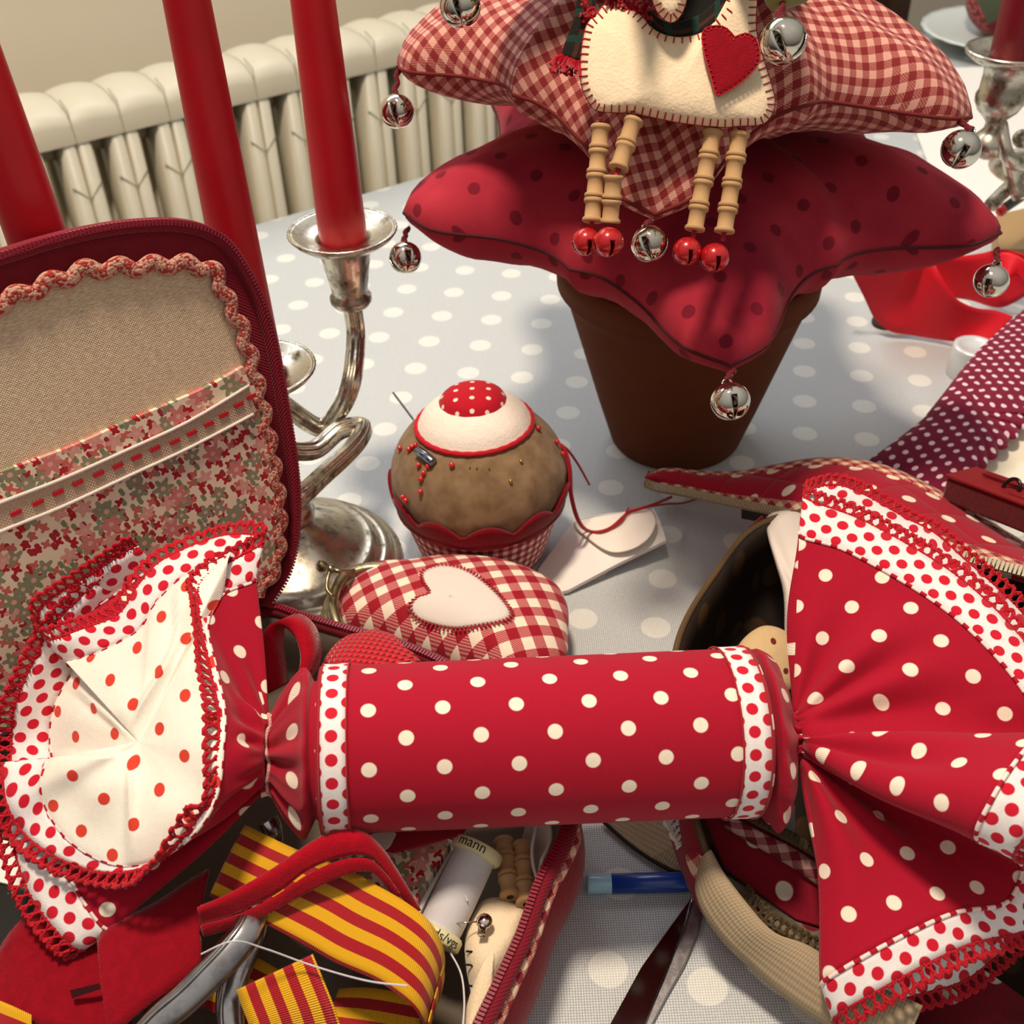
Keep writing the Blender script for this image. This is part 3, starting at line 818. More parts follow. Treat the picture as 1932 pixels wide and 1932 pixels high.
# right end: rows of hem point (px,py,depth) and trim outer edge (px,py,depth), running round the mouth
LR = [(1509, 1012, .436, 1517, 940, .445), (1600, 1042, .430, 1632, 986, .437), (1750, 1128, .416, 1790, 1078, .422), (1850, 1210, .405, 1900, 1176, .410), (1935, 1312, .396, 1985, 1290, .400),
      (1968, 1400, .392, 2030, 1420, .393), (1962, 1384, .364, 2030, 1410, .362), (1912, 1440, .352, 1985, 1478, .350), (1868, 1510, .346, 1950, 1552, .343), (1840, 1578, .352, 1910, 1612, .350),
      (1880, 1600, .372, 1945, 1630, .372), (1926, 1632, .388, 1990, 1650, .390), (1910, 1688, .386, 1975, 1735, .386), (1880, 1709, .383, 1925, 1757, .382), (1805, 1720, .378, 1832, 1778, .376),
      (1724, 1754, .374, 1756, 1812, .371), (1640, 1798, .372, 1668, 1860, .369), (1553, 1851, .376, 1580, 1912, .374),
      (1575, 1858, .386, 1592, 1925, .384), (1680, 1800, .390, 1712, 1880, .388), (1800, 1730, .396, 1850, 1826, .395), (1900, 1600, .414, 1990, 1640, .414),
      (1880, 1300, .440, 1990, 1260, .444), (1760, 1110, .446, 1800, 1040, .453), (1660, 1020, .448, 1700, 975, .456), (1560, 985, .446, 1585, 918, .454)]
bR, tR, HmR, OtR, OR = flare(NR_ + AX * .001, AX, LR, .0075, 9, 26, 3, wr=.0042)
fR = bR.build('flared_end', mt['cracker'], kr, solid=.0008, off=0)
tR.build('trim', mt['trim'], fR, solid=.0009, off=0)
lace_mesh(OtR, OR, seed=2).build('lace', mt['lace'], fR)
b = MB(); b.tube([h + (o_ - h) * .02 + (EYE - h).normalized() * .0008 for h, o_ in zip(HmR, OtR)], .00075, 6, closed=True); b.build('topstitch', mt['dash'], fR)

# left end: open mouth towards the camera
LL = [(482, 1092, .426, 497, 1024, .430), (420, 1122, .415, 388, 1092, .417), (392, 1180, .404, 376, 1155, .405), (408, 1262, .392, 396, 1254, .392), (424, 1345, .380, 414, 1342, .379), (420, 1420, .372, 413, 1424, .371), (412, 1490, .368, 405, 1496, .367),
      (385, 1550, .366, 374, 1545, .365), (335, 1600, .368, 323, 1606, .367), (262, 1632, .372, 258, 1640, .371), (196, 1625, .376, 180, 1642, .376), (130, 1585, .380, 102, 1612, .380), (90, 1530, .386, 47, 1570, .385), (78, 1478, .386, 14, 1512, .384), (92, 1432, .391, 8, 1440, .389),
      (96, 1480, .394, 14, 1500, .393), (100, 1560, .388, 32, 1610, .387), (128, 1650, .384, 66, 1700, .383), (190, 1745, .381, 136, 1782, .380), (215, 1735, .388, 165, 1770, .388), (150, 1600, .404, 90, 1640, .404),
      (110, 1470, .416, 30, 1470, .416), (95, 1400, .425, 24, 1400, .426), (105, 1330, .428, 30, 1330, .429), (140, 1262, .432, 66, 1245, .434), (170, 1200, .438, 110, 1170, .441), (250, 1120, .444, 215, 1070, .450),
      (292, 1070, .446, 258, 1030, .452), (220, 1120, .442, 168, 1086, .446), (140, 1175, .438, 86, 1140, .441), (112, 1222, .434, 74, 1176, .437), (126, 1248, .424, 92, 1207, .427), (185, 1232, .416, 150, 1190, .418), (262, 1190, .415, 225, 1160, .418), (292, 1142, .416, 262, 1106, .420), (345, 1090, .419, 312, 1056, .424), (430, 1048, .424, 424, 1012, .430)]
def soft(d_, lim): return d_ if d_ < lim - .012 else lim - .012 + .35 * (d_ - lim + .012) if d_ < lim else lim - .0045
LL = [(r[0], r[1], min(r[2], lid_depth(r[0], r[1]) - .014 - max(0, .446 - r[2]) * .35), r[3], r[4], min(r[5], lid_depth(r[3], r[4]) - .015 - max(0, .452 - r[5]) * .35)) for r in LL]
bL, tL, HmL, OtL, OL = flare(NL_ - AX * .001, -AX, LL, .011, 8, 24, 11, wr=.0028)
fL = bL.build('flared_end', mt['cracker'], kr, solid=.0008, off=0)
tL.build('trim', mt['trim'], fL, solid=.0009, off=0)
lace_mesh(OtL, OL, seed=5).build('lace', mt['lace'], fL)
b = MB(); b.tube([h + (EYE - h).normalized() * .0006 for h in HmL], .0006, 6, closed=True); b.build('topstitch', mt['dash'], fL)
# lining seen in the mouth
LI = [list(r) for r in LL]; LI[0] = [430, 1056, .419, 440, 1030, .422]
for i0, i1 in ((14, 21), (25, 31)):                          # pleats that turn their outside to the viewer have no lining in front
    for i in range(i0 + 1, i1):
        t = (i - i0) / (i1 - i0); LI[i] = [LL[i0][k] * (1 - t) + LL[i1][k] * t for k in range(6)]
HmL = [D(l[0], l[1], l[2]) for l in cr([tuple(r) for r in LI], 8, True)]
TH = D(262, 1400, .388); n = len(HmL)
ang = [0]
for i in range(1, n + 1): ang.append(ang[-1] + (HmL[i - 1] - TH).angle(HmL[i % n] - TH))
P = []; U = []
def PXY(p):
    q = M3.T @ (np.array(p) - np.array(EYE)); return 966 + F * q[0] / q[2], 966 + F * q[1] / q[2]
def sst(t): t = min(max(t, 0), 1); return t * t * (3 - 2 * t)
vx, vy = V(_rt), V((M3[0, 1], M3[1, 1], M3[2, 1]))
for k in range(49):
    q = .001 + .999 * k / 48; row = []
    for i in range(n):
        p = TH.lerp(HmL[i], q) + (EYE - HmL[i]).normalized() * (.0012 * q)
        inn = (EYE - TH).normalized(); x, y = PXY(p); w = math.sin(PI * min(q, 1)) ** .5 if q < .999 else 0
        w *= sst(q / .4)
        xc = 240 + (90 * sst((1400 - y) / 220))                       # soft folds of the lining, as the cloth lies
        h = .0050 * sst((x - xc + 6) / 12) * math.exp(-max(0, x - xc) / 110)
        ln = (y - 1270) - (x - 105) * .90
        h += .0060 * sst((-ln + 8) / 16) * math.exp(-max(0, -ln) / 120) * sst((xc - x) / 40 + .6)
        h += .0060 * sst((y - 1424 + 6) / 12) * math.exp(-max(0, y - 1424) / 120) * sst((xc - x) / 30 + .8)
        h += .0024 * noise.noise(V((x / 90, y / 90, 4)))
        p = p + inn * (h * w + .002 * math.sin(PI * q))
        row.append(p)
    P.append(row); U.append([((row[i % n]).dot(vx), (row[i % n]).dot(vy)) for i in range(n + 1)])
b = MB(); b.grid(P, U, wu=True); b.build('lining', mt['lining'], kr)

# ------------------------------------------------------------------ silver candelabra with three red candles
SB = Z(560, 1072, 0); SB.z = 0
ca = thing('candelabra', SB, 'tarnished silver three-armed candelabra standing behind the open red sewing case', 'candelabra')
b = MB(); b.lathe([(0, .004), (.054, .004), (.054, 0), (.0575, 0), (.058, .0022), (.0565, .0042), (.0540, .0046), (.0530, .0050), (.0515, .0090), (.0485, .0098), (.0470, .0098), (.0455, .0108), (.0440, .0150), (.0415, .0160), (.0395, .0160), (.036, .0178), (.028, .0225), (.018, .028), (.0135, .032), (.012, .034)], SB, seg=72)
b.build('base', mt['silver'], ca)
b = MB(); b.lathe([(.012, .0335), (.0145, .036), (.0150, .0395), (.0125, .043), (.008, .046), (.0075, .049), (.0102, .053), (.0105, .057), (.0075, .061), (.0066, .066), (.0068, .072), (.0078, .078), (.0078, .086), (.0066, .092), (.006, .098), (.009, .1)], SB, seg=36)
b.build('stem', mt['silver'], ca)
def socket(p, parent, mat='silver'):
    b = MB(); b.lathe([(.0090, -.036), (.0108, -.0335), (.0108, -.031), (.0088, -.029), (.0092, -.028), (.0112, -.016), (.0132, -.004), (.0140, -.001), (.0215, -.0005), (.0255, .0025), (.0268, .0042), (.0262, .0056), (.0245, .0052), (.021, .0028), (.0145, .0012), (.0128, .001), (.0126, -.006), (0, -.006)], p, seg=64)
    o = b.build('socket', mt[mat], parent)
    e = MB(); rr = [p + V((math.cos(a) * .0265, math.sin(a) * .0265, .0050)) for a in [2 * PI * k / 90 for k in range(90)]]
    e.tube(rr, [.0007 * (1 + .35 * (k % 2)) for k in range(90)], 6, closed=True); e.build('beaded_rim', mt[mat], o)
    return o
def candle(p, label, h=.21, mat='candle', r0=.0120, r1=.0080, drip=False, group='candles in the silver candelabra', lean=(0, 0, 0)):
    b = MB(); ax_ = (V((0, 0, 1)) + V(lean)).normalized(); b.lathe([(0, -.005), (.0112, -.005), (.0114, .001), (r0, .004)] + [(r0 + (r1 - r0) * k / 10, .004 + (h - .012) * k / 10) for k in range(1, 11)] + [(r1 * .8, h - .004), (r1 * .45, h), (.0008, h + .001)], p, axis=ax_, seg=40)
    if drip:
        q = p + V((r0 * .87, -.001, .151)); b.ball(q, .0016, 8); b.ball(q + V((.0004, 0, .003)), .0011, 8)
    root = thing('taper_candle', p + V((0, 0, -.005)), label, 'candle', group)
    b.build('wax', mt[mat], root)
    w = MB(); w.tube([p + ax_ * (h - .001), p + ax_ * (h + .006), p + ax_ * (h + .011) + V((.0014, 0, 0))], .0006, 6); w.build('wick', mt['wick'], root)
    return root
mt['wick'] = m_plain('white_wick', '#E6DCC8', .9)
S3, S1 = D(648, 452, .556), D(164, 712, .452)
S2 = V((SB.x, SB.y, .121))
for p in (S1, S2, S3): socket(p, ca)
def armt(pts, name='arm'):
    C_ = cr(pts, 10); b = MB(); b.tube(C_, .0047, 48, flute=(8, .10)); return b.build(name, mt['silver'], ca)
L1 = D(683, 806, .590)
armt([V((SB.x, SB.y, .079)), D(590, 850, .578), D(640, 812, .586), L1, D(668, 842, .577), D(610, 897, .553), D(560, 940, .528), D(560, 940, .528).lerp(S1, .3) + V((0, .004, -.034)), D(560, 940, .528).lerp(S1, .72) + V((0, .004, -.056)), S1 + V((0, 0, -.050)), S1 + V((0, 0, -.034))])
off = [V((-.030, -.022, .0)), V((-.041, -.006, .002)), V((-.034, .018, .006)), V((-.008, .030, .010))]
armt([V((SB.x, SB.y, .083))] + [V((SB.x, SB.y, .082)) + o_ for o_ in off] + [D(600, 806, .600), D(640, 775, .590), D(663, 720, .580), S3 + V((0, 0, -.055)), S3 + V((0, 0, -.034))])
candle(S1, 'red taper candle leaning at the left edge of the photo behind the open case lid', lean=(-.040, 0, 0), group='red candles in the silver candelabra')
candle(S2, 'red taper candle in the middle socket, half hidden by the lid corner', h=.235, group='red candles in the silver candelabra')
candle(S3, 'red taper candle in the fully visible right socket above the dotted cloth', drip=True, group='red candles in the silver candelabra')

# ------------------------------------------------------------------ pincushion
PB = Z(912, 1036, 0)
pq = thing('pincushion', PB, 'round brown linen pincushion with cream felt top in a red gingham cup', 'pincushion')
mt['ging_red'] = m_ging('small_red_gingham', '#8E0F20', '#B03040', '#F0D6CC', .0056, rot=.0, twill=.0009)
b = MB(); b.lathe([(0, .0015), (.030, .0), (.0325, .001), (.0345, .006), (.0385, .020), (.0420, .034), (.0440, .046), (.043, .048)], PB, seg=72); b.build('cup', mt['ging_red'], pq)
gl = G('brown_linen', .95, 0, .15, .2); u = gl.uv(); a_ = gl.noise(gl.ob(), 120, 4); gl.weave(u, .0008, .5, .0003)
mt['linen_brown'] = gl.col(gl.mix(gl.ramp(a_, .3, .7), lin('#7A5F42'), lin('#9E8262')))
dome = MB(); pr = []
for k in range(25):
    t = k / 24 * 2.05; pr.append((.0455 * math.sin(t) + .0, .053 + .0375 * math.cos(t)))
pr.reverse(); rows = []; U = []
for r_, z_ in pr:
    row = []
    for k in range(80):
        a = 2 * PI * k / 80; q = r_ * (1 + .012 * math.sin(a * 14) * max(0, .055 - z_) / .03) + .0008 * noise.noise(V((r_ * 60, a * 2, z_ * 60)))
        row.append(PB + V((q * math.cos(a), q * math.sin(a), z_)))
    rows.append(row); U.append([(.0455 * 2 * PI * k / 80, z_) for k in range(81)])
dome.grid(rows, U, wu=True); dm = dome.build('stuffed_top', mt['linen_brown'], pq); dt = dome.tree()
b = MB(); rows = []; U = []
for i in range(7):
    row = []; uu = []
    for k in range(120):
        a = 2 * PI * k / 120; top = .0445 + .0085 * abs(math.sin(a * 5.5 + .25)) ** .8; z_ = .037 + (top - .037) * i / 6
        q = (.0455 * math.sqrt(max(0, 1 - ((z_ - .053) / .0375) ** 2)) if z_ > .03 else .043); q = max(q, .0415) + .0009 + (.0016 if i == 0 else 0)
        row.append(PB + V((q * math.cos(a), q * math.sin(a), z_))); uu.append((a * .045, z_))
    rows.append(row); U.append(uu + [uu[0]])
b.grid(rows, U, wu=True); b.build('scalloped_collar', m_felt('dark_red_felt', '#800A1A', .2), pq, solid=.0014, off=1)
def cap(r, base, thick, name, mat, c0, parent, rag=.0):
    """round patch draped on the dome"""
    m = MB(); rows = []; U = []; acc = [0.0] * 64
    for i in range(13):
        q = i / 12; row = []; uu = []
        for k in range(64):
            a = 2 * PI * k / 64; rr = r * q * (1 + rag * math.sin(a * 13))
            x_, y_ = c0[0] + rr * math.cos(a), c0[1] + rr * math.sin(a)
            d_ = math.hypot(x_, y_); z_ = .053 + .0375 * math.sqrt(max(0, 1 - (d_ / .0455) ** 2)) + base + thick * (1 - q ** 5) ** .6
            p_ = PB + V((x_, y_, z_)); row.append(p_)
            if i: acc[k] += (p_ - rows[-1][k]).length
            uu.append((acc[k] * math.cos(a) + .0041, acc[k] * math.sin(a) + .0041))
        rows.append(row); U.append(uu + [uu[0]])
    m.grid(rows, U, wu=True); return m.build(name, mt[mat], parent), rows[-1]
mt['felt_white'] = m_felt('white_felt', '#F8ECDF', .08, 160)
ic, edge = cap(.0295, .0004, .0068, 'felt_icing', 'felt_white', (-.0012, .002), pq)
b = MB(); b.tube([p + V((0, 0, .0008)) for p in edge], [.0012 + .0003 * (k % 2) for k in range(64)], 8, closed=True); b.build('edging', mt['lace'], ic)
mt['dot_small'] = m_dots('red_small_dotted', '#C41228', '#F4E4DA', .0082, .0082, .00125, diag=False)
tp, e2 = cap(.0172, .0066, .0048, 'dotted_top', 'dot_small', (-.0015, .004), pq, .006)
def hitd(px, py):
    r = ray(px, py).normalized(); h = dt.ray_cast(EYE, r); return h[0], h[1]
mt['pinred'] = m_plain('red_glass_head', '#D01818', .2, 0, .6, .5); mt['pingold'] = m_plain('gold_pin', '#D9B870', .25, 1.0)
def pin(px, py, r, mat, label, group, fb=None):
    h, nn_ = hitd(px, py)
    if h is None:
        h = D(px, py, .585); nn_ = (h - (PB + V((0, 0, .054)))).normalized()
    if nn_.dot(EYE - h) < 0: nn_ = -nn_
    m = MB(); m.ball(h + nn_ * r * .9, r, 10, mi=0); m.tube([h + nn_ * r, h - nn_ * .008], .0003, 5, mi=1)
    o = m.build('pin', [mt[mat], mt['steel']], loc=h); return tag(o, label, 'pin', group)
reds = pl('758,848 775,850 781,845 787,842 793,879 810,881 802,893 797,904 796,927 764,937 769,943')
for x, y in reds: pin(x, y, .0014, 'pinred', 'red glass-headed pin stuck in the left side of the brown pincushion', 'red pins in the left of the pincushion')
pin(854, 879, .0015, 'pinred', 'lone red glass-headed pin below the middle of the cream felt top', 'other pins in the pincushion')
pin(1013, 811, .0014, 'pinred', 'red glass-headed pin at the right end of the red edging of the pincushion', 'other pins in the pincushion')
pin(1047, 836, .0014, 'pinred', 'red glass-headed pin where the loose red thread starts', 'other pins in the pincushion')
pin(1058, 857, .0013, 'pinred', 'dark-looking red pin on the right flank of the pincushion under the thread', 'other pins in the pincushion')
pin(846, 757, .0014, 'pinred', 'red pin left of the dotted round on top of the pincushion', 'other pins in the pincushion')
pin(982, 871, .0009, 'pingold', 'upper of the two tiny gold-headed pins on the right of the pincushion', 'other pins in the pincushion')
pin(962, 908, .0010, 'pingold', 'lower of the two tiny gold-headed pins on the front of the pincushion', 'other pins in the pincushion')
for x, y in pl('887,884 900,885 923,886'):
    h, nn_ = hitd(x, y); m = MB(); m.tube([h + nn_ * .0004 + V((0, 0, .0008)), h + nn_ * .0006 - V((0, 0, .0022))], .00035, 5); m.ball(h + nn_ * .0004 - V((0, 0, .0024)), .0006, 8)
    tag(m.build('pin', mt['brass'], loc=h), 'small dark pin laid flat in the row under the red edging', 'pin', 'dark pins under the edging')
def needle(a, e, r, label):
    m = MB(); m.tube([a, a.lerp(e, .1), a.lerp(e, .7), e], [r * .7, r, r, r * .3], 8); o = m.build('needle', mt['steel'], loc=e); tag(o, label, 'needle', 'needles in the pincushion')
needle(D(741, 740, .596), D(792, 808, .597), .0006, 'long steel needle sticking out at the upper left of the pincushion')
needle(D(795, 776, .600), D(812, 792, .602), .0006, 'short needle stub left of the cream felt top')
needle(D(811, 767, .604), D(819, 783, .606), .0005, 'shortest needle stub nearest the cream felt top')
a_, _n = hitd(792, 852); e_, _n2 = hitd(823, 876); d_ = (e_ - a_).normalized(); nn_ = ((_n + _n2) * .5).normalized()
m = MB(); m.lathe([(0, 0), (.0020, 0), (.0024, .0004), (.0024, (e_ - a_).length - .0004), (.002, (e_ - a_).length), (0, (e_ - a_).length)], a_ + nn_ * .0024, d_, 8)
tag(m.build('metal_bead', m_plain('blue_steel', '#8E9AAE', .2, 1.0), loc=a_), 'small grey metal cylinder pinned to the left of the pincushion', 'bead')

# paper with curled label and the loose red thread
mt['paper'] = m_plain('white_paper', '#EFEAE4', .7, 0, .3)
pp = thing('folded_paper', Z(1150, 1040, 0), 'white folded paper lying on the cloth right of the pincushion', 'paper')
lw = [Z(x, y, z) for x, y, z in [(1015, 1075, .003), (1081, 984, .006), (1150, 968, .009), (1234, 960, .012), (1246, 985, .013), (1257, 1019, .013), (1160, 1066, .008), (1072, 1113, .004), (1020, 1125, .002)]]
b = MB(); b.slab(lw, (0, 0, -.0022)); b.build('sheet', mt['paper'], pp, smooth=False)
el = cr([Z(x, y, z) for x, y, z in [(1083, 986, .0085), (1150, 970, .0125), (1218, 960, .0175), (1236, 972, .019), (1237, 992, .019), (1222, 1018, .0175), (1190, 1038, .014), (1150, 1042, .011), (1110, 1018, .009)]], 5, True)
b = MB(); b.pillow(el, sum(el, V((0, 0, 0))) / len(el) + V((0, 0, -.001)), (0, 0, 1), .0004, 4); b.build('curled_label', m_plain('cream_label', '#F3E9DE', .7), pp)
def thread(pts, r, label, name='thread', mat='thread_red', group=None, cat='thread'):
    C_ = cr(pts, 10); b = MB(); b.tube(C_, r, 6); o = b.build(name, mt[mat], loc=C_[-1]); return tag(o, label, cat, group)
thread([D(1047, 834, .577), D(1066, 850, .575), D(1076, 885, .575), D(1079, 935, .580), D(1094, 985, .592), Z(1116, 1003, .011), Z(1150, 997, .0135), Z(1184, 968, .0165), Z(1200, 962, .018), Z(1230, 953, .021), Z(1266, 938, .012)], .0009, 'red embroidery thread running from the pincushion across the white paper', group='red threads by the pincushion')
thread([D(1048, 834, .577), D(1064, 852, .576), D(1073, 890, .575), D(1075, 930, .579), D(1086, 975, .590), Z(1104, 1000, .011), Z(1135, 1003, .0125), Z(1170, 985, .0155), Z(1186, 958, .018)], .0006, 'thin second red thread lying along the thick one, ending over the paper', group='red threads by the pincushion')
thread([D(1050, 833, .577), D(1072, 850, .578), D(1092, 878, .590), D(1112, 914, .61)], .0007, 'short stiff red thread end sticking out right of the pincushion', group='red threads by the pincushion')
thread([Z(1228, 955, .020), Z(1258, 951, .013), Z(1290, 949, .006), Z(1326, 937, .002)], .0006, 'faint red thread end reaching the beige zip of the round bag', group='red threads by the pincushion')

# ------------------------------------------------------------------ clasp purse
pz = .024
po = cr([Z(x, y, pz) for x, y in pl('648,1100 690,1076 760,1072 840,1062 920,1064 990,1080 1048,1108 1070,1142 1072,1190 1062,1250 980,1290 850,1250 740,1214 655,1186 634,1150')], 5, True)
pcn = Z(860, 1170, pz)
mt['ging_big'] = m_ging('red_check_cotton', '#A01428', '#BC3A48', '#F6E6D0', .0108, rot=-.33, twill=.0012)
ps = thing('clasp_purse', V((pcn.x, pcn.y, .002)), 'red and cream checked clasp purse with a white heart, in front of the pincushion', 'purse')
pm = MB(); pm.pillow(po, pcn, (0, 0, 1), .0205, 14, pw=.55, under=1.0); pm.build('pouch', mt['ging_big'], ps); ptree = pm.tree()
def drape(tree, outline, cpx, lift, mat, name, parent, rings=9, dome=.0006):
    def hit(x, y):
        h = tree.ray_cast(EYE, ray(x, y).normalized()); return h
    m = MB(); rows = []; U = []
    for i in range(rings + 1):
        q = i / rings; row = []; uu = []
        for x, y in outline:
            xx_, yy_ = cpx[0] + (x - cpx[0]) * max(q, .01), cpx[1] + (y - cpx[1]) * max(q, .01)
            h = hit(xx_, yy_); nn = h[1] if h[1].dot(EYE - h[0]) > 0 else -h[1]
            p = h[0] + nn * (lift * (1 if q < 1 else .3) + dome * (1 - q)); row.append(p); uu.append((p.x, p.y))
        rows.append(row); U.append(uu + [uu[0]])
    m.grid(rows, U, wu=True); o = m.build(name, mt[mat], parent, solid=.0008, off=0); return o, rows[-1]
hp = cr(pl('812,1120 800,1098 798,1082 815,1072 840,1068 880,1078 920,1105 950,1135 965,1160 950,1172 910,1180 860,1186 815,1178 785,1165 775,1145 788,1128'), 4, True)
g = G('white_linen', .95, 0, .1, .2); g.weave(g.uv(), .0008, .4, .0002); mt['linen_white'] = g.col(lin('#E2D8CF'))
ho, he = drape(ptree, hp, (850, 1130), .0008, 'linen_white', 'heart_patch', ps)
ho['label'] = 'white linen heart patch'
m = MB(); R_, _L = resample(he, 74, True); cc = sum(R_, V((0, 0, 0))) / len(R_)
for i, p in enumerate(R_):
    nn = (EYE - p).normalized(); out = (p - cc).normalized(); m.tube([p - out * .0012 + nn * .0008, p + nn * .001, p + out * .0018 + nn * .0006], .00045, 5)
m.build('stitching', mt['stitch'], ho)
fr = cr([Z(x, y, z) for x, y, z in [(752, 1072, .036), (700, 1070, .037), (662, 1080, .037), (638, 1102, .037), (627, 1135, .036), (634, 1172, .034), (650, 1210, .030)]], 8)
b = MB(); b.tube(fr, .0030, 12, flat=.8); f_ = b.build('frame', mt['brass'], ps)
b = MB(); b.tube([p + V((-.004, 0, -.0095)) for p in fr], .0030, 12, flat=.8); b.build('frame', mt['brass'], ps)
m = MB(); k0 = D(607, 1068, .535); k1 = D(624, 1074, .533)
m.ball(k0, .0030, 14); m.tube(cr([k0, D(625, 1074, .532), D(645, 1078, .532), fr[14]], 6), .0011, 8); m.ball(k1, .0024, 12)
m.tube(cr([k1, D(618, 1092, .530), D(617, 1112, .528), D(628, 1125, .526)], 6), .0011, 8); m.build('kiss_clasp', mt['brass'], ps)

# ------------------------------------------------------------------ open red sewing case on the left
sc_ = thing('sewing_case', Z(600, 1600, 0), 'open red zipped sewing case on the left with its lined lid standing up', 'sewing case')
mt['case_red'] = m_felt('case_red_felt', '#8E0E1E', .2, 300)
mt['twill'] = G('maroon_twill_tape', .8, 0, .15, .3)
gt = mt['twill']; xx, yy, _z = gt.sep(gt.uv()); gt.bump(gt.ma('SINE', gt.ma('MULTIPLY', gt.ma('ADD', xx, gt.ma('MULTIPLY', yy, 1.2)), 3600)), .5, .0004); mt['twill'] = gt.col(lin('#7C0C22'))
mt['zip_red'] = m_plain('red_zip_teeth', '#86102A', .35, 0, .6); mt['zip_beige'] = m_plain('beige_zip_teeth', '#A89878', .4, 0, .5)
rp = pl('505,1150 570,1166 640,1186 740,1214 830,1250 960,1325 1040,1420 1072,1500 1074,1560 1058,1604 1024,1668 988,1768 957,1836 923,1908 870,2010 760,2150 560,2240 300,2260 60,2180 -120,2040 -200,1860 -190,1680 -130,1530 0,1400 140,1330 300,1250 420,1192')
rim = [Z(x, y, RIMZ) for x, y in rp]
rim = cr(rim, 8, True); rim, RL = resample(rim, 220, True)
def inset(P, d):
    n = len(P); c = sum(P, V((0, 0, 0))) / n; out = []
    for i in range(n):
        t = P[(i + 2) % n] - P[i - 2]; nn = V((t.y, -t.x, 0)).normalized()
        if nn.dot(c - P[i]) < 0: nn = -nn
        out.append(P[i] + nn * d)
    return out
def setz(P, z): return [V((p.x, p.y, z)) for p in P]
def tub(rim, z0, z1, th, bul=.0, lip=.0):
    """outer wall, rim and inner wall of a soft box"""
    rows = []; n = len(rim)
    for k in range(9):
        q = k / 8; z = z0 + (z1 - z0) * q; rows.append(setz(inset(rim, -bul * math.sin(PI * q)), z))
    o = MB(); L = [0]
    for i in range(n): L.append(L[-1] + (rim[(i + 1) % n] - rim[i]).length)
    o.grid(rows, [[(L[i], z0 + (z1 - z0) * k / 8) for i in range(n + 1)] for k in range(9)], wu=True)
    o.face(range(n), [(p.x, p.y) for p in rows[0]])
    inn = MB(); rin = inset(rim, th); r2 = [rim, setz(rin, z1)] + [setz(inset(rim, th + .001), z1 + (z0 + .004 - z1) * k / 4) for k in range(1, 5)]
    inn.grid(r2, [[(L[i], -k * .012) for i in range(n + 1)] for k in range(len(r2))], wu=True)
    b_ = len(inn.v) - n; inn.face(range(b_, b_ + n), [(p.x, p.y) for p in r2[-1]])
    return o, inn
o_, i_ = tub(rim, .001, RIMZ - .003, .0035, .0060)
shell = o_.build('shell', mt['case_red'], sc_)
gl = G('grey_beige_lining', .95, 0, .1, .2); gl.weave(gl.uv(), .001, .4, .0003); mt['lin_grey'] = gl.col(lin('#6E6254'))
i_.build('inner_lining', mt['lin_grey'], sc_)
b = MB(); b.tube(setz(inset(rim, -.0022), RIMZ - .0050), .0024, 10, closed=True); b.build('piping', m_ging('piping_gingham', '#8E2430', '#BE6A62', '#E8C8A8', .0066, .6, .0012), sc_)
b = MB(); b.tube(setz(rim, RIMZ - .0005), .0032, 10, closed=True); b.build('zip_tape', mt['twill'], sc_)
def teeth(path, step, size, name, mat, parent, closed=False, up=(0, 0, 1), lift=.0008, a=0, e=1):
    P, L = resample(path, int(sum((x - y).length for x, y in zip(path, path[1:])) / step), closed); m = MB(); up = V(up)
    n = len(P)
    for i in range(int(n * a) + 1, int(n * e) - 1):
        t = (P[i + 1] - P[i - 1]).normalized(); s = t.cross(up).normalized(); u_ = s.cross(t)
        m.box(P[i] + u_ * lift, t * size[0], s * size[1], u_ * size[2])
    return m.build(name, mat, parent, smooth=False)
tz = setz(inset(rim, .0012), RIMZ + .0022)
teeth(tz + [tz[0]], .0015, (.0005, .0013, .0007), 'zip_teeth', mt['zip_red'], sc_, a=.0, e=.62)
# lid
ot = cr(pl('-220,560 -100,516 0,487 100,456 200,433 290,424 345,426 390,438 425,460 455,502 485,560 505,620 520,690 532,760 546,840 555,920 556,985 549,1040 535,1085 515,1118 498,1142'), 6)
bot_ = cr(pl('498,1142 420,1186 300,1242 140,1318 0,1384 -130,1450 -230,1500'), 4)
out3 = [LP(x, y) for x, y in ot + bot_[1:]]
hu, tu = tuple(-hd_), tuple(LT)
lid = MB(); lid.slab([p - LN * .001 for p in out3], -LN * .012, hu, tu); ld = fixn(lid.build('lid', mt['twill'], sc_, smooth=False))
edge3 = [LP(x, y) for x, y in ot]
b = MB(); b.tube([p - LN * .0005 for p in edge3], .0026, 10); b.build('rim_tape', mt['twill'], ld)
eo = [p + LN * .0012 + (p - LP(200, 800)).normalized() * .0012 for p in edge3]
teeth(eo, .0015, (.0005, .0011, .0008), 'zip_teeth', mt['zip_red'], ld, up=tuple(LN), lift=.0004)
inr = cr(pl('-160,640 -80,604 0,568 60,543 110,523 160,507 215,503 265,500 320,496 370,500 402,516 422,562 444,604 462,656 477,715 490,770 504,838 514,900 522,960 520,1040 508,1080 480,1120'), 8)
in_poly = [LP(x, y) for x, y in inr] + [LP(x, y) for x, y in pl('440,1160 300,1232 140,1308 0,1374 -160,1450')]
gl = G('natural_linen', .95, 0, .1, .2); u = gl.uv(); nz = gl.noise(gl.rot(u, 0, sc=(400, 1800, 1)), 1, 3); n2 = gl.noise(u, 60, 3)
gl.weave(u, .0011, .55, .0004); mt['linen_nat'] = gl.col(gl.mix(gl.ramp(nz, .35, .65), lin('#C9AE8C'), lin('#E8D5BA')))
b = MB(); b.slab([p + LN * .0012 for p in in_poly], -LN * .002, hu, tu); b.build('linen_panel', mt['linen_nat'], ld, smooth=False)
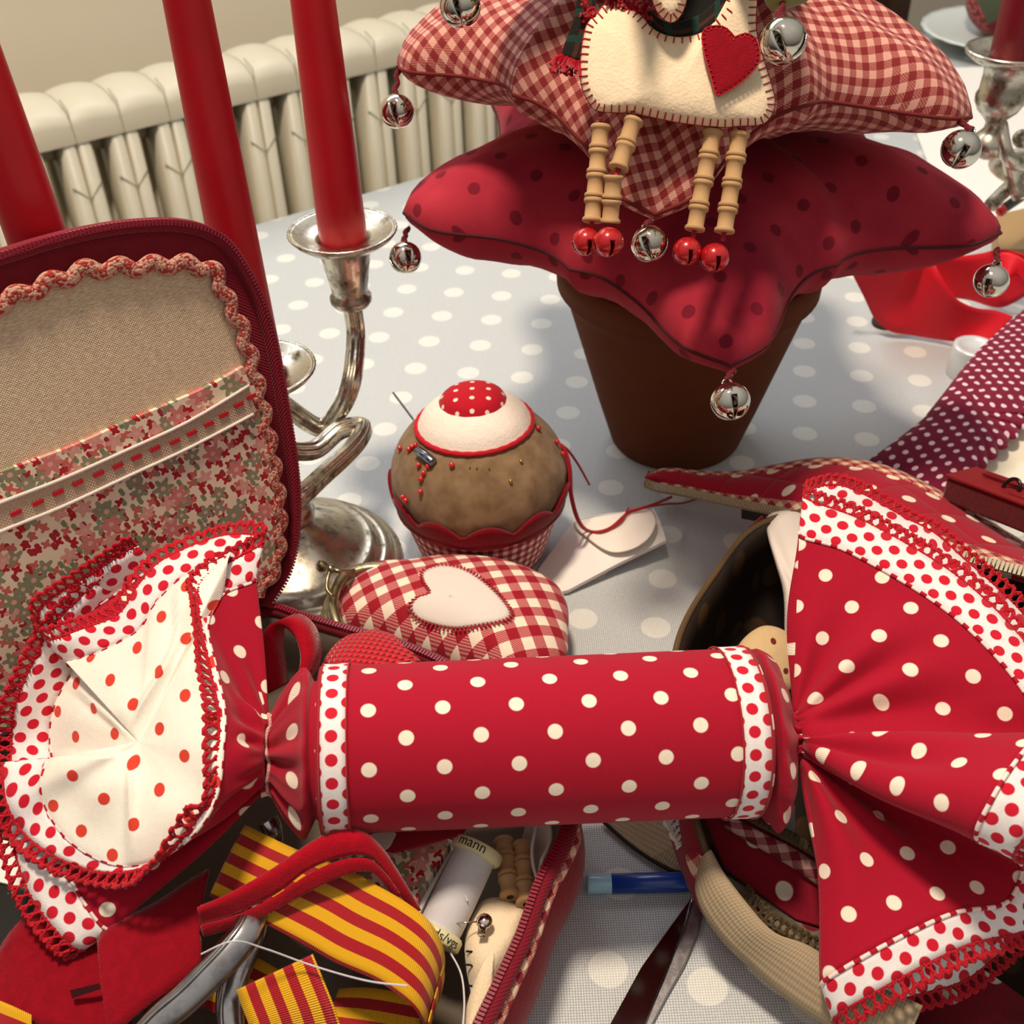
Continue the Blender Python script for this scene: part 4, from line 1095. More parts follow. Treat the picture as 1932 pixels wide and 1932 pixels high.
# padding folds of the linen panel (soft relief)
# floral pocket
gf = G('floral_cotton', .9, 0, .1, .2); u = gf.uv()
def flowers(scale, rmax, seed, pet, ph):
    vv = gf.rot(u, .3 + seed, (seed * 3.1, seed * 1.7, 0))
    nd = gf.t.nodes.new('ShaderNodeTexVoronoi'); nd.voronoi_dimensions = '2D'; gf.put(nd.inputs['Vector'], vv); nd.inputs['Scale'].default_value = scale; nd.inputs['Randomness'].default_value = .75
    d = gf.vm('SUBTRACT', gf.vm('MULTIPLY', vv, (scale, scale, 0)), gf.vm('MULTIPLY', nd.outputs['Position'], (scale, scale, 0)))
    x, y, _ = gf.sep(d); a = gf.ma('ARCTAN2', y, x); r = gf.ma('SQRT', gf.ma('ADD', gf.ma('MULTIPLY', x, x), gf.ma('MULTIPLY', y, y)))
    lim = gf.ma('MULTIPLY', gf.ma('ADD', .78, gf.ma('MULTIPLY', gf.ma('COSINE', gf.ma('MULTIPLY', a, pet)), .26)), rmax)
    rgb = gf.sep(nd.outputs['Color'])
    return gf.ma('LESS_THAN', r, lim), gf.ma('LESS_THAN', r, rmax * .22), rgb
cc_ = lin('#EAD3BA')
pal = [('#7E8468', '#A03038'), ('#B01F30', '#C8645C'), ('#D89A8E', '#8A8A70'), ('#8C8A6C', '#D07A74')]
for i, (sc2, rm, pet) in enumerate([(230, .40, 2), (190, .40, 4), (120, .44, 5), (85, .40, 6)]):
    m_, ctr, rgb = flowers(sc2, rm, i + 1, pet, 0)
    pc_ = gf.mix(gf.ma('GREATER_THAN', rgb[0], .5), lin(pal[i][0]), lin(pal[i][1]))
    if i > 1: pc_ = gf.mix(ctr, pc_, lin('#D9A49A'))
    show = gf.ma('MULTIPLY', m_, gf.ma('GREATER_THAN', rgb[1], [.15, .1, .2, .55][i]))
    cc_ = gf.mix(show, cc_, pc_)
gf.weave(u, .0007, .3, .0002); mt['floral'] = gf.col(cc_)
poc = [LP(x, y) for x, y in cr(pl('0,884 80,856 150,829 235,790 300,763 385,726 452,688'), 4)] + [LP(x, y) for x, y in pl('470,712 482,770 497,840 507,900 514,960 512,1040 500,1078 472,1118 430,1156 300,1228 140,1304 0,1370 -150,1440 -150,940')]
b = MB(); b.slab([p + LN * .0034 for p in poc], -LN * .0024, hu, tu); pk = b.build('floral_pocket', mt['floral'], ld, smooth=False)
up_l = [LP(x, y) for x, y in cr(pl('-150,998 0,938 110,896 230,843 345,790 460,722'), 4)]; lo_l = [LP(x, y) for x, y in cr(pl('-150,1056 0,992 110,948 230,893 345,840 468,776'), 4)]
gg = G('cotton_lace_tape', .95, 0, .1, .2); gg.weave(gg.uv(), .0014, .8, .0005); mt['tape'] = gg.col(lin('#D2B59C'))
b = MB(); b.slab([p + LN * .0044 for p in up_l + lo_l[::-1]], -LN * .0012, hu, tu); tp_ = b.build('lace_tape', mt['tape'], pk, smooth=False)
m = MB()
for L_ in (up_l, lo_l): m.tube([p + LN * .0046 for p in L_], .0007, 6)
m.build('tape_edge', mt['linen_white'], tp_)
m = MB()
for x, y in pl('22,960 63,941 101,922 138,904 177,887 213,872 248,856 283,840 320,827 352,811 384,794 412,777 440,758 464,743'):
    p = LP(x, y) + LN * .0047; d = (LP(x + 10, y - 4.6) - LP(x, y)).normalized(); w_ = d.cross(LN)
    m.box(p, d * .0021, w_ * .0008, LN * .0003)
m.build('running_stitch', mt['lace'], tp_, smooth=False)
# rickrack
R_, L_ = resample([LP(x, y) for x, y in inr], 420); pts = []
for i, p in enumerate(R_):
    t = (R_[min(i + 1, 419)] - R_[max(i - 1, 0)]).normalized(); s_ = t.cross(LN); w = L_ * i / 419
    pts.append(p + LN * .0026 + s_ * (.0014 * math.sin(2 * PI * w / .0128)))
gg = G('rickrack_braid', .95, 0, .2, .2); v = gg.uv(); ck = gg.n('TexVoronoi', v, None, 900, out=1); gg.bump(gg.n('TexVoronoi', v, None, 900, out=0), .7, .0006)
mt['rick'] = gg.col(gg.mix(gg.ma('GREATER_THAN', gg.sep(ck)[0], .55), lin('#C79A86'), lin('#A83A34')))
b = MB(); b.tube(pts, .0030, 10, flat=.5, up=tuple(LN)); b.build('rickrack', mt['rick'], ld)

# things inside the case
def gz(x, y, z): return Z(x, y, z)
A = Z(905, 1596, .046); Bq = Z(818, 1778, .034); ax = (Bq - A).normalized(); L = (Bq - A).length
sp = thing('thread_spool', A.lerp(Bq, .5) + V((0, 0, -.008)), 'long spool of white sewing thread lying in the red case', 'thread spool')
gg = G('white_thread_winding', .6, 0, .3, .4); xx, yy, _z = gg.sep(gg.uv()); gg.bump(gg.ma('SINE', gg.ma('MULTIPLY', yy, 2 * PI / .00042)), .4, .0002); mt['winding'] = gg.col(lin('#D8D5D8'))
mt['flange'] = m_plain('cream_plastic', '#E3DCAE', .4, 0, .5)
b = MB(); b.lathe([(.0076, .0035), (.0079, .007), (.0080, L * .5), (.0079, L - .007), (.0076, L - .0035)], A, ax, 48); b.build('winding', mt['winding'], sp)
b = MB(); b.lathe([(.003, 0), (.0090, 0), (.0098, .0006), (.0098, .0036), (.0088, .0046), (.0076, .0048)], A, ax, 48); f1 = b.build('flange', mt['flange'], sp)
b = MB(); b.lathe([(.0076, L - .0048), (.0088, L - .0046), (.0095, L - .0036), (.0095, L - .0004), (.009, L), (.003, L)], A, ax, 48); f2 = b.build('flange', mt['flange'], sp)
def cyl_text(txt, size, r, zc, ang, parent, flip=False):
    """letters wrapped round the spool"""
    c = bpy.data.curves.new('t', 'FONT'); c.body = txt; c.size = size; c.align_x = 'CENTER'; c.align_y = 'CENTER'; c.extrude = .00002
    o = bpy.data.objects.new('t', c); COL.objects.link(o); dg = bpy.context.evaluated_depsgraph_get(); dg.update()
    me = bpy.data.meshes.new_from_object(o.evaluated_get(dg)); bpy.data.objects.remove(o)
    t0 = (EYE - A); t0 = (t0 - ax * t0.dot(ax)).normalized(); sx = ax.cross(t0)
    if sx.x < 0: sx = -sx
    b = MB(); sg = -1 if flip else 1
    for v_ in me.vertices:
        a = ang + v_.co.x * sg / r; b.v.append(A + ax * (zc - v_.co.y * sg) + (t0 * math.cos(a) + sx * math.sin(a)) * (r + v_.co.z + .00012))
    for f in me.polygons: b.face(list(f.vertices), [(0, 0)] * len(f.vertices))
    return b.build('lettering', m_plain('black_print', '#181818', .6), parent, smooth=False)
cyl_text('mann', .0052, .0098, .0021, -.30, f1); cyl_text('yds/vgs', .0046, .0095, L - .0021, .30, f2)
thread([Z(882, 1700, .045), Z(860, 1650, .047), Z(842, 1672, .045), Z(828, 1720, .04)], .0003, 'loose white thread end trailing off the spool', mat='winding', cat='thread', group='white threads in the case')
thread([Z(850, 1798, .036), Z(870, 1838, .034), Z(876, 1890, .034), Z(872, 1950, .034)], .00035, 'white thread hanging down beside the cream felt animal', mat='winding', cat='thread', group='white threads in the case')
thread([D(380, 1800, .352), D(440, 1776, .350), D(500, 1790, .356), D(590, 1822, .360), D(690, 1850, .345), D(770, 1860, .338)], .0003, 'fine white thread lying across the scissor bow and the striped ribbon', mat='winding', cat='thread', group='white threads in the case')

a2 = thing('felt_animal_ornament', Z(940, 1800, .008), 'cream felt animal lying face up in the red case beside the spool', 'ornament')
oo = cr([Z(x, y, .026) for x, y in pl('905,1712 940,1700 975,1712 1000,1726 990,1780 962,1838 935,1890 922,1960 880,1990 876,1930 888,1880 880,1830 878,1770')], 5, True)
b = MB(); b.pillow(oo, Z(935, 1820, .026), (0, 0, 1), .013, 12, pw=.5, bump=.004); bd = b.build('body', mt['felt_cream'], a2)
m = MB()
for x, y in pl('876,1820 884,1860 890,1890 948,1876 958,1850 940,1905 880,1795'):
    p = Z(x, y, .034); m.tube([p, p + V((.0022, -.0008, .0010)), p + V((.0042, -.0012, -.001))], .0004, 5)
m.build('stitching', m_plain('black_thread', '#14110F', .9), bd)
m = MB(); p = Z(914, 1738, .042); m.ball(p, .0030, 12, sc=(1, 1, .6)); m.tube([p + V((-.0005, -.001, 0)), p + V((-.001, -.0052, 0))], .0016, 10); m.tube([p + V((-.0125, 0, -.001)), p], .0003, 5)
tag(m.build('metal_bead', mt['chrome'], loc=p), 'small shiny silver bead on a pin lying on the cream felt animal in the case', 'bead')
for (ax_, ay_), (bx_, by_) in (((950, 1585), (963, 1694)), ((985, 1592), (994, 1708))):
    P0, P1 = Z(ax_, ay_, .036), Z(bx_, by_, .036); dv = P1 - P0; Ls = dv.length; dv.normalize(); prof = []
    for k in range(3):
        z = Ls / 3 * k; sl = Ls / 3
        prof += [(.0014, z + .0001), (.0036, z + .0001), (.0040, z + .0007), (.0040, z + .0016), (.0033, z + .0024), (.0033, z + sl - .0024), (.0040, z + sl - .0016), (.0040, z + sl - .0007), (.0036, z + sl - .0002), (.0014, z + sl - .0002)]
    b = MB(); b.lathe(prof, P0, dv, 22); b.build('leg', mt['wood'], a2)
b = MB(); rows = []
wl = cr([Z(x, y, .030) for x, y in pl('1000,1560 1030,1580 1040,1620 1022,1665')], 6)
rows = [[p + V((0, 0, dz)) + V((-.006 * q, -.002 * q, 0)) for p in wl] for q, dz in ((1, -.024), (.6, -.01), (.2, .004), (0, .014))]
b.grid(rows, uvg(rows)); b.build('bag_corner', mt['linen_white'], a2, solid=.0012, off=0) if 0 else None
tag(b.build('cotton_bag', mt['linen_white'], loc=Z(1020, 1620, .006), solid=.0012, off=0), 'pale cotton drawstring bag tucked along the right wall of the red case', 'bag')
thread([Z(1012, 1560, .045), Z(1004, 1600, .044), Z(1008, 1640, .043), Z(1020, 1672, .043)], .0007, 'twisted pale drawstring of the cotton bag in the case', 'drawstring', 'winding', cat='string')
nb = thing('needle_book', Z(760, 1650, .01), 'floral needle book with cream page edges lying under the cracker in the case', 'needle book')
q4 = [Z(x, y, .044) for x, y in pl('640,1590 830,1572 850,1590 776,1716 690,1690 640,1650')]
b = MB(); b.slab(q4, (0, 0, -.004)); b.build('cover', mt['floral'], nb, smooth=False)
b = MB()
for k in range(3): b.slab([Z(x, y, .0395 - k * .004) for x, y in pl('645,1594 832,1576 862,1590 790,1726 695,1698 645,1655')], (0, 0, -.0022))
b.build('pages', mt['paper'], nb, smooth=False)
b = MB(); b.box(Z(700, 1590, .0505), V((.026, 0, 0)), V((0, .010, 0)), V((0, 0, .002))); b.box(Z(724, 1590, .0530), V((.0001, 0, 0)), V((0, .0001, 0)), V((0, 0, .0002)))
mt['bigdot'] = m_dots('red_big_dot_cotton', '#8E0C1E', '#D8C8A4', .05, .05, .0085, diag=False)
w_ = [Z(x, y, .0525) for x, y in pl('676,1560 890,1545 872,1572 800,1592 745,1606 692,1598')]
b = MB(); b.slab(w_, (0, 0, -.0012), (1, 0, 0), (0, 1, 0)); ro = b.build('fabric_scrap', m_plain('deep_red_cotton', '#9A0E22', .9), smooth=False, loc=w_[0]); tag(ro, 'deep red fabric scrap with one big cream dot sticking out under the cracker', 'fabric')
b = MB(); b.slab([Z(x, y, .0530) for x, y in cr(pl('692,1576 744,1570 742,1584 732,1600 712,1606 697,1600'), 3, True)], (0, 0, -.0004)); b.build('cream_dot', mt['linen_white'], ro, smooth=False)
# red felt pieces
def cloth(name, edgeA, edgeC, mat, label, cat, thick=.0016, rows=8, n=6, group=None, parent=None, sag=0, loc=None, uvrot=False, sub=0):
    """sheet between two 3d curves"""
    a_, c_ = cr(edgeA, n), cr(edgeC, n); m_ = min(len(a_), len(c_)); P = []; s0 = [0]
    for k in range(rows + 1):
        q = k / rows; P.append([a_[i].lerp(c_[i], q) + V((0, 0, sag * math.sin(PI * q))) for i in range(m_)])
    for i in range(1, m_): s0.append(s0[-1] + (P[rows // 2][i] - P[rows // 2][i - 1]).length)
    wmid = sum((a_[i] - c_[i]).length for i in range(m_)) / m_
    U = [[(s0[i], wmid * k / rows) for i in range(m_)] for k in range(rows + 1)]
    b = MB(); b.grid(P, U)
    base = loc or P[rows // 2][m_ // 2]
    o = b.build(name, mt[mat], parent, loc=base, solid=thick, off=0)
    if parent is None: tag(o, label, cat, group)
    return o
d_ = lambda s, dd: [D(x, y, z) for (x, y), z in zip(pl(s), dd)]
cloth('felt_piece', d_('-20,1830 20,1760 60,1722 105,1706 170,1712', [.388, .390, .392, .394, .396]), d_('-20,1900 70,1932 150,1960 230,1990 260,1960', [.376, .372, .370, .368, .368]), 'felt_red', 'flat red felt piece in the lower left corner, under the trimmed cracker end', 'felt', group='red felt pieces')
m = MB(); m.slab([D(x, y, .3735) for x, y in pl('132,1868 188,1855 190,1866 136,1884')], (EYE - D(160, 1870, .3735)).normalized() * .0008)
o = m.build('slit', m_plain('slit_dark', '#3A0408', 1), bpy.data.objects['felt_piece'], smooth=False)
cloth('felt_piece', d_('186,1775 200,1752 240,1730 300,1700 360,1660 396,1640', [.380, .382, .385, .390, .395, .398]), d_('206,1960 240,1930 290,1890 340,1855 376,1830 372,1760', [.362, .364, .368, .372, .376, .382]), 'felt_red', 'red felt piece with a folded edge right of the flat one, beside the scissor bows', 'felt', group='red felt pieces', sag=.002)
fs = cloth('felt_strip', d_('375,1716 440,1686 520,1640 590,1592 640,1570 680,1572 712,1596 748,1648 790,1720', [.379, .378, .377, .377, .377, .378, .381, .385, .391]), d_('380,1740 440,1722 520,1684 580,1640 640,1616 690,1612 722,1640 752,1682 784,1728', [.383, .381, .378, .376, .375, .376, .380, .385, .392]), 'felt_bright', 'long folded bright red felt strip arching over the striped ribbon', 'felt', sag=.0025, thick=.002)
cloth('fold', d_('380,1744 440,1728 520,1692 580,1650 640,1624 690,1622 722,1648 752,1688', [.382, .380, .377, .375, .374, .375, .379, .384]), d_('384,1764 440,1748 500,1724 570,1686 640,1652 692,1640 722,1660 750,1696', [.384, .382, .379, .377, .375, .376, .380, .385]), 'felt_bright', None, None, parent=fs, thick=.002, sag=.001)
# striped ribbons
gr = G('striped_ribbon', .55, 0, .2, .4); xx, yy, _z = gr.sep(gr.uv()); st = gr.ma('GREATER_THAN', gr.ma('FRACT', gr.ma('ADD', gr.ma('DIVIDE', yy, .00700), .5)), .5)
gr.bump(gr.ma('SINE', gr.ma('MULTIPLY', xx, 2 * PI / .0007)), .6, .0003)
mt['ribbon'] = gr.col(gr.mix(st, lin('#AE1220'), lin('#EBB012')))
rb = thing('striped_ribbon', D(650, 1760, .36), 'curled yellow and red striped ribbon in the front of the sewing case', 'ribbon')
rA = d_('462,1556 544,1596 600,1618 663,1643 703,1666 761,1699 808,1736 834,1782 838,1826 828,1862', [.402, .396, .390, .384, .380, .375, .372, .374, .381, .390])
rC = d_('395,1690 440,1712 495,1740 570,1780 633,1816 714,1852 773,1894 796,1926 800,1950 790,1970', [.390, .387, .382, .375, .370, .365, .362, .364, .371, .380])
cloth('ribbon_loop', rA, rC, 'ribbon', None, None, parent=rb, thick=.0005, rows=10, sag=.001)
cloth('ribbon_loop', d_('836,1820 838,1838 836,1856 828,1880 800,1900', [.376, .382, .388, .392, .396]), d_('806,1938 806,1952 800,1970 790,1985 770,2000', [.366, .374, .380, .384, .388]), 'ribbon', None, None, parent=rb, thick=.0005)
cloth('ribbon_loop', d_('446,1868 458,1902 472,1938 484,1975', [.367, .364, .362, .362]), d_('590,1800 610,1848 630,1898 650,1960', [.365, .362, .360, .360]), 'ribbon', None, None, parent=rb, thick=.0005, rows=10)
cloth('ribbon_loop', d_('640,1866 700,1864 790,1880', [.392, .390, .388]), d_('600,1960 690,1980 800,2000', [.380, .378, .376]), 'ribbon', None, None, parent=rb, thick=.0005)
cloth('ribbon_loop', d_('400,1790 470,1800 560,1850', [.400, .398, .396]), d_('380,1900 450,1930 540,1960', [.390, .388, .386]), 'ribbon', None, None, parent=rb, thick=.0005)
cloth('ribbon_tail', d_('-20,1880 20,1896 60,1915', [.372, .370, .370]), d_('-30,1960 20,1980 60,1990', [.366, .365, .365]), 'ribbon', None, None, parent=rb, thick=.0005)
# scissors with silver bows
mt['pewter'] = m_metal('polished_steel_bows', '#B9B7B8', '#88868A', .2, 120, .15)
sz = thing('scissors', D(430, 1800, .36), 'large silver-handled scissors lying in the sewing case under the red felt', 'scissors')
def bow(pts, dd, w, name='bow'):
    C_ = cr([D(x, y, z) for (x, y), z in zip(pts, dd)], 8); n_ = len(C_)
    b = MB(); b.tube(C_, [w * (.82 + .18 * math.sin(PI * k / (n_ - 1))) for k in range(n_)], 16, flat=.5, up=tuple((EYE - C_[n_ // 2]).normalized())); o = b.build(name, mt['pewter'], sz)
    e = MB(); t_ = (EYE - C_[n_ // 2]).normalized(); side = []
    for i, p in enumerate(C_):
        tg = (C_[min(i + 1, n_ - 1)] - C_[max(i - 1, 0)]).normalized(); side.append(p + tg.cross(t_) * w * .55 + t_ * w * .42)
    e.tube(side, w * .14, 6); e.build('ridge', mt['pewter'], o); return o
bow(pl('470,1680 478,1722 462,1762 432,1800 396,1838 350,1884 296,1930 240,1990'), [.388, .382, .376, .372, .369, .366, .363, .361], .0055)
bow(pl('490,1700 482,1752 460,1800 442,1846 434,1890 436,1940 450,1990'), [.396, .392, .388, .384, .380, .377, .375], .0050)
m = MB(); m.tube(cr([D(512, 1606, .420), D(515, 1586, .412), D(514, 1566, .408), D(506, 1548, .408)], 6), [.0045] * 19, 12, flat=.8); m.build('blade_end', mt['pewter'], sz)
# black leaf printed box and cream paper at the far left
gb = G('black_gold_leaf_print', .6); u = gb.uv(); vv = gb.n('TexVoronoi', u, None, 60, out=0); nz = gb.noise(u, 140, 3)
mt['leaf'] = gb.col(gb.mix(gb.ma('LESS_THAN', gb.ma('ADD', vv, gb.ma('MULTIPLY', nz, .35)), .44), lin('#14120F'), lin('#8A6A34')))
m = MB(); m.slab([Z(x, y, .034) for x, y in pl('-60,1640 60,1690 130,1720 120,1800 40,1850 -60,1850')], (0, 0, -.028)); tag(m.build('leaf_box', mt['leaf'], loc=Z(20, 1740, .006), smooth=False), 'black box with gold leaf print at the left edge under the cracker end', 'box')
m = MB(); m.slab([Z(x, y, .0355) for x, y in pl('-60,1570 30,1590 60,1640 70,1680 0,1664 -60,1650')], (0, 0, -.001)); tag(m.build('paper_slip', mt['paper'], loc=Z(10, 1630, .06), smooth=False), 'cream paper slip on the black leaf box at the left edge', 'paper')
# knitted red heart and felt loop at the back of the case
gk = G('red_knit', .95, 0, .3, .2); xx, yy, _z = gk.sep(gk.uv()); pk_ = .0026
w1 = gk.ma('ABSOLUTE', gk.ma('SINE', gk.ma('MULTIPLY', xx, PI / pk_))); w2 = gk.ma('SINE', gk.ma('ADD', gk.ma('MULTIPLY', yy, 2 * PI / pk_), gk.ma('MULTIPLY', w1, 2.2)))
hk = gk.ma('ADD', w1, gk.ma('MULTIPLY', w2, .5)); gk.bump(hk, .9, .0008); mt['knit'] = gk.col(gk.mix(gk.ramp(hk, -.3, 1.2), lin('#8E0814'), lin('#E02A38')))
ko = cr([Z(x, y, .046) for x, y in pl('606,1270 622,1232 655,1204 700,1192 742,1200 780,1226 800,1260 790,1320 700,1330 630,1310')], 5, True)
b = MB(); b.pillow(ko, Z(700, 1262, .046), (.0, -.35, .9), .013, 10, ux=(.95, -.3, 0), uy=(.2, .9, .3), pw=.5); tag(b.build('knitted_heart', mt['knit'], loc=Z(700, 1262, .03)), 'bright red knitted stuffed heart peeping out behind the cracker', 'knitted heart')
lo_ = cr([D(x, y, z) for x, y, z in [(522, 1300, .462), (514, 1250, .463), (512, 1200, .464), (524, 1176, .466), (548, 1172, .468), (572, 1192, .466), (584, 1230, .463), (578, 1268, .460), (560, 1292, .457)]], 6)
P = [[p + V((-.0025, -.004, .002)) for p in lo_], [p + V((.0035, .006, -.003)) for p in lo_]]
b = MB(); b.grid(P, uvg(P)); tag(b.build('felt_loop', [mt['felt_bright']], loc=lo_[0], solid=.0016, off=0), 'small red felt loop standing in the back corner of the case beside the knitted heart', 'loop')

# ------------------------------------------------------------------ round dotted sewing bag on the right
rg_ = thing('round_sewing_bag', V((.19, .31, 0)), 'round burgundy white-dotted sewing bag standing open under the right end of the cracker', 'sewing bag')
mt['burg_dots'] = m_dots('burgundy_dotted_cotton', '#96122A', '#F2E2CC', .030, .026, .0032, rot=.35)
mt['burg_quilt'] = None
gq = G('burgundy_quilted_dots', .9, 0, .2, .2); u = gq.uv(); v = gq.rot(u, .3); mk = gq.dots(v, .034, .028, .0036, True)
x, y, _z = gq.sep(gq.rot(u, .75)); qq = .030
l1 = gq.ma('ABSOLUTE', gq.ma('SINE', gq.ma('MULTIPLY', x, PI / qq))); l2 = gq.ma('ABSOLUTE', gq.ma('SINE', gq.ma('MULTIPLY', y, PI / qq)))
hq = gq.ma('POWER', gq.ma('MINIMUM', l1, l2), .35); gq.bump(hq, .8, .0016)
mt['burg_quilt'] = gq.col(gq.mix(mk, lin('#A5142E'), lin('#F5E6CE')))
mt['bind'] = m_ging('binding_gingham', '#A02A34', '#C4766A', '#EBCFAE', .0070, .75, .0012)
gb = G('dark_brown_bag_lining', .55, 0, 0, .35); u = gb.uv(); mk = gb.dots(u, .04, .04, .006, True); mt['bag_lining'] = gb.col(gb.mix(gb.ma('MULTIPLY', mk, .5), lin('#261A12'), lin('#5A3E1C')))
mt['brown_edge'] = m_plain('brown_vinyl', '#5A4428', .45, 0, .4)
gt = G('beige_zip_tape', .95, 0, .15, .2); xx, yy, _z = gt.sep(gt.uv()); gt.bump(gt.ma('ADD', gt.ma('SINE', gt.ma('MULTIPLY', xx, 5200)), gt.ma('SINE', gt.ma('MULTIPLY', yy, 3600))), .35, .0003); mt['beige'] = gt.col(lin('#A9967A'))
rb_ = [(1430, 992, .056), (1345, 1090, .054), (1284, 1196, .052), (1266, 1320, .050), (1280, 1440, .048), (1312, 1545, .044), (1337, 1622, .036), (1362, 1680, .027), (1396, 1732, .020), (1438, 1772, .016), (1494, 1808, .014), (1580, 1856, .014), (1720, 1950, .014), (1920, 1990, .018), (2090, 1880, .026), (2160, 1600, .040), (2110, 1250, .052), (1960, 1090, .056), (1760, 1010, .058), (1570, 965, .058)]
rim2 = cr([tuple(Z(x, y, z)) for x, y, z in rb_], 8, True); rim2, L2 = resample(rim2, 200, True)
n2 = len(rim2); Ls = [L2 * i / n2 for i in range(n2 + 1)]
def ins2(d, f): return [V((p.x, p.y, q_.z * f)) for p, q_ in zip(inset(rim2, d), rim2)]
rows = [[V((p.x, p.y, max(.001, p.z))) for p in ins2(-.004 * math.sin(PI * k / 8), k / 8)] for k in range(9)]
b = MB(); b.grid(rows, [[(Ls[i], rows[k][i % n2].z) for i in range(n2 + 1)] for k in range(9)], wu=True); b.face(range(n2), [(p.x, p.y) for p in rows[0]])
b.build('outer_wall', mt['burg_dots'], rg_)
rows = [ins2(0, 1), ins2(.0022, 1.0)] + [ins2(.003 + .001 * k, 1 - k * .24) for k in range(1, 5)]
b = MB(); b.grid(rows, [[(Ls[i], k * .012) for i in range(n2 + 1)] for k in range(len(rows))], wu=True); e_ = len(b.v) - n2; b.face(range(e_, e_ + n2), [(p.x, p.y) for p in rows[-1]])
b.build('inner_lining', mt['bag_lining'], rg_)
b = MB(); b.tube([p + V((0, 0, .0004)) for p in rim2], .0015, 8, closed=True); b.build('rim_edge', mt['brown_edge'], rg_)
co = cr([tuple(Z(x, y, z)) for x, y, z in [(1322, 1640, .0380), (1315, 1676, .034), (1324, 1712, .030), (1346, 1750, .026), (1375, 1785, .023), (1408, 1816, .020), (1465, 1868, .018), (1560, 1932, .018), (1700, 1990, .018)]], 6)
ci = cr([tuple(Z(x, y, z)) for x, y, z in [(1338, 1606, .0440), (1360, 1644, .042), (1384, 1676, .040), (1412, 1710, .038), (1440, 1742, .036), (1468, 1763, .035), (1527, 1786, .034), (1610, 1840, .032), (1740, 1900, .030)]], 6)
P = [[a_.lerp(c_, q) + V((0, 0, .004 * math.sin(PI * q))) for a_, c_ in zip(co, ci)] for q in [k / 8 for k in range(9)]]
s0 = [0]
for i in range(1, len(co)): s0.append(s0[-1] + (co[i] - co[i - 1]).length)
b = MB(); b.grid(P, [[(s0[i], k * .0022) for i in range(len(co))] for k in range(9)]); b.build('zip_tape', mt['beige'], rg_, solid=.002, off=0)
# lace and gingham tab on the outer wall
wl = [Z(x, y, z) for x, y, z in [(1268, 1528, .030), (1282, 1548, .029), (1296, 1575, .027), (1312, 1604, .024)]]
wl2 = cr(wl, 8); O_ = [V((.9, .35, .75)).normalized()] * len(wl2)
wl2 = [p + V((-.006, 0, .002)) for p in wl2]
lace_mesh(wl2, O_, w=.0050, p=.0048, r=.0006, seed=3, closed=False).build('lace_edging', m_thread('white_lace', '#D8D0CC', .001), rg_)
P = [[p + V((-.0068, 0, .0005)) + O_[0] * (.0036 * k / 3) + V((.0006 * math.sin(i), 0, 0)) for i, p in enumerate(cr(wl, 8))] for k in range(4)]
b = MB(); b.grid(P, uvg(P)); b.build('lace_band', mt['linen_white'], rg_, solid=.0006, off=0)
tb_ = [D(x, y, d) for x, y, d in [(1300, 1606, .4270), (1322, 1588, .425), (1336, 1612, .420), (1330, 1646, .417), (1312, 1660, .420), (1294, 1622, .4275)]]
b = MB(); b.pillow(cr(tb_, 4, True), sum(tb_, V((0, 0, 0))) / 6, (EYE - tb_[0]).normalized(), .0022, 5, ux=tuple(_rt), uy=(0, .6, .8)); b.build('gingham_tab', mt['bind'], rg_)
# beige tape end spread on the cloth
fl = [Z(x, y, z) for x, y, z in [(1136, 1548, .003), (1180, 1540, .006), (1246, 1540, .012), (1276, 1592, .010), (1302, 1642, .006), (1286, 1648, .003), (1262, 1640, .003), (1226, 1620, .003), (1186, 1592, .003)]]
b = MB(); b.slab(fl, (0, 0, -.0016), (.75, -.66, 0), (.66, .75, 0)); fo = b.build('tape_end', mt['beige'], rg_, smooth=False)
b = MB(); b.tube(cr([fl[0], fl[8], fl[7], fl[6], fl[5]], 6), .0009, 6); b.build('dark_edge', m_plain('dark_brown_edge', '#241A10', .8), fo)
# lid
top = cr([(1216, 902, .640), (1226, 892, .638), (1262, 884, .632), (1330, 890, .618), (1400, 889, .606), (1460, 878, .600), (1540, 865, .596), (1620, 868, .592), (1700, 890, .584), (1800, 942, .566), (1880, 992, .550), (1960, 1040, .536)], 7)
btm = cr([(1217, 908, .637), (1240, 917, .634), (1290, 926, .620), (1350, 939, .600), (1400, 949, .585), (1460, 961, .568), (1520, 974, .552), (1600, 992, .534), (1700, 1016, .514), (1790, 1040, .500), (1880, 1063, .488), (1960, 1084, .478)], 7)
P = []; U = []; nl = len(top)
for k in range(17):
    q = k / 16; row = []
    for t_, b2 in zip(top, btm):
        p = D(*t_).lerp(D(*b2), q); row.append(p + (EYE - p).normalized() * (.010 * math.sin(PI * q) ** .6 * min(1, 6 * (q)) * .5) + V((0, 0, .0015 * math.sin(PI * q))))
    P.append(row)
ss = [0]
for i in range(1, nl): ss.append(ss[-1] + (P[8][i] - P[8][i - 1]).length)
U = [[(ss[i], (P[k][i] - P[0][i]).length + ss[i] * .3) for i in range(nl)] for k in range(17)]
b = MB(); b.grid(P, U, flip=True); ld2 = b.build('lid', mt['burg_quilt'], rg_, solid=.006, off=-1)
def edge_strip(k0, k1, name):
    m = MB(); rows = []
    for k in range(k0, k1 + 1):
        rows.append([p + (EYE - p).normalized() * .0010 for p in P[k]])
    ss = [0]; M_ = rows[0]
    for i in range(1, nl): ss.append(ss[-1] + (M_[i] - M_[i - 1]).length)
    ww = [[(r[i] - rows[0][i]).length for i in range(nl)] for r in rows]
    m.grid(rows, [[(ss[i], ww[k][i]) for i in range(nl)] for k in range(len(rows))]); return m.build(name, mt['bind'], ld2, solid=.001, off=0)
edge_strip(0, 2, 'binding'); edge_strip(13, 16, 'binding')
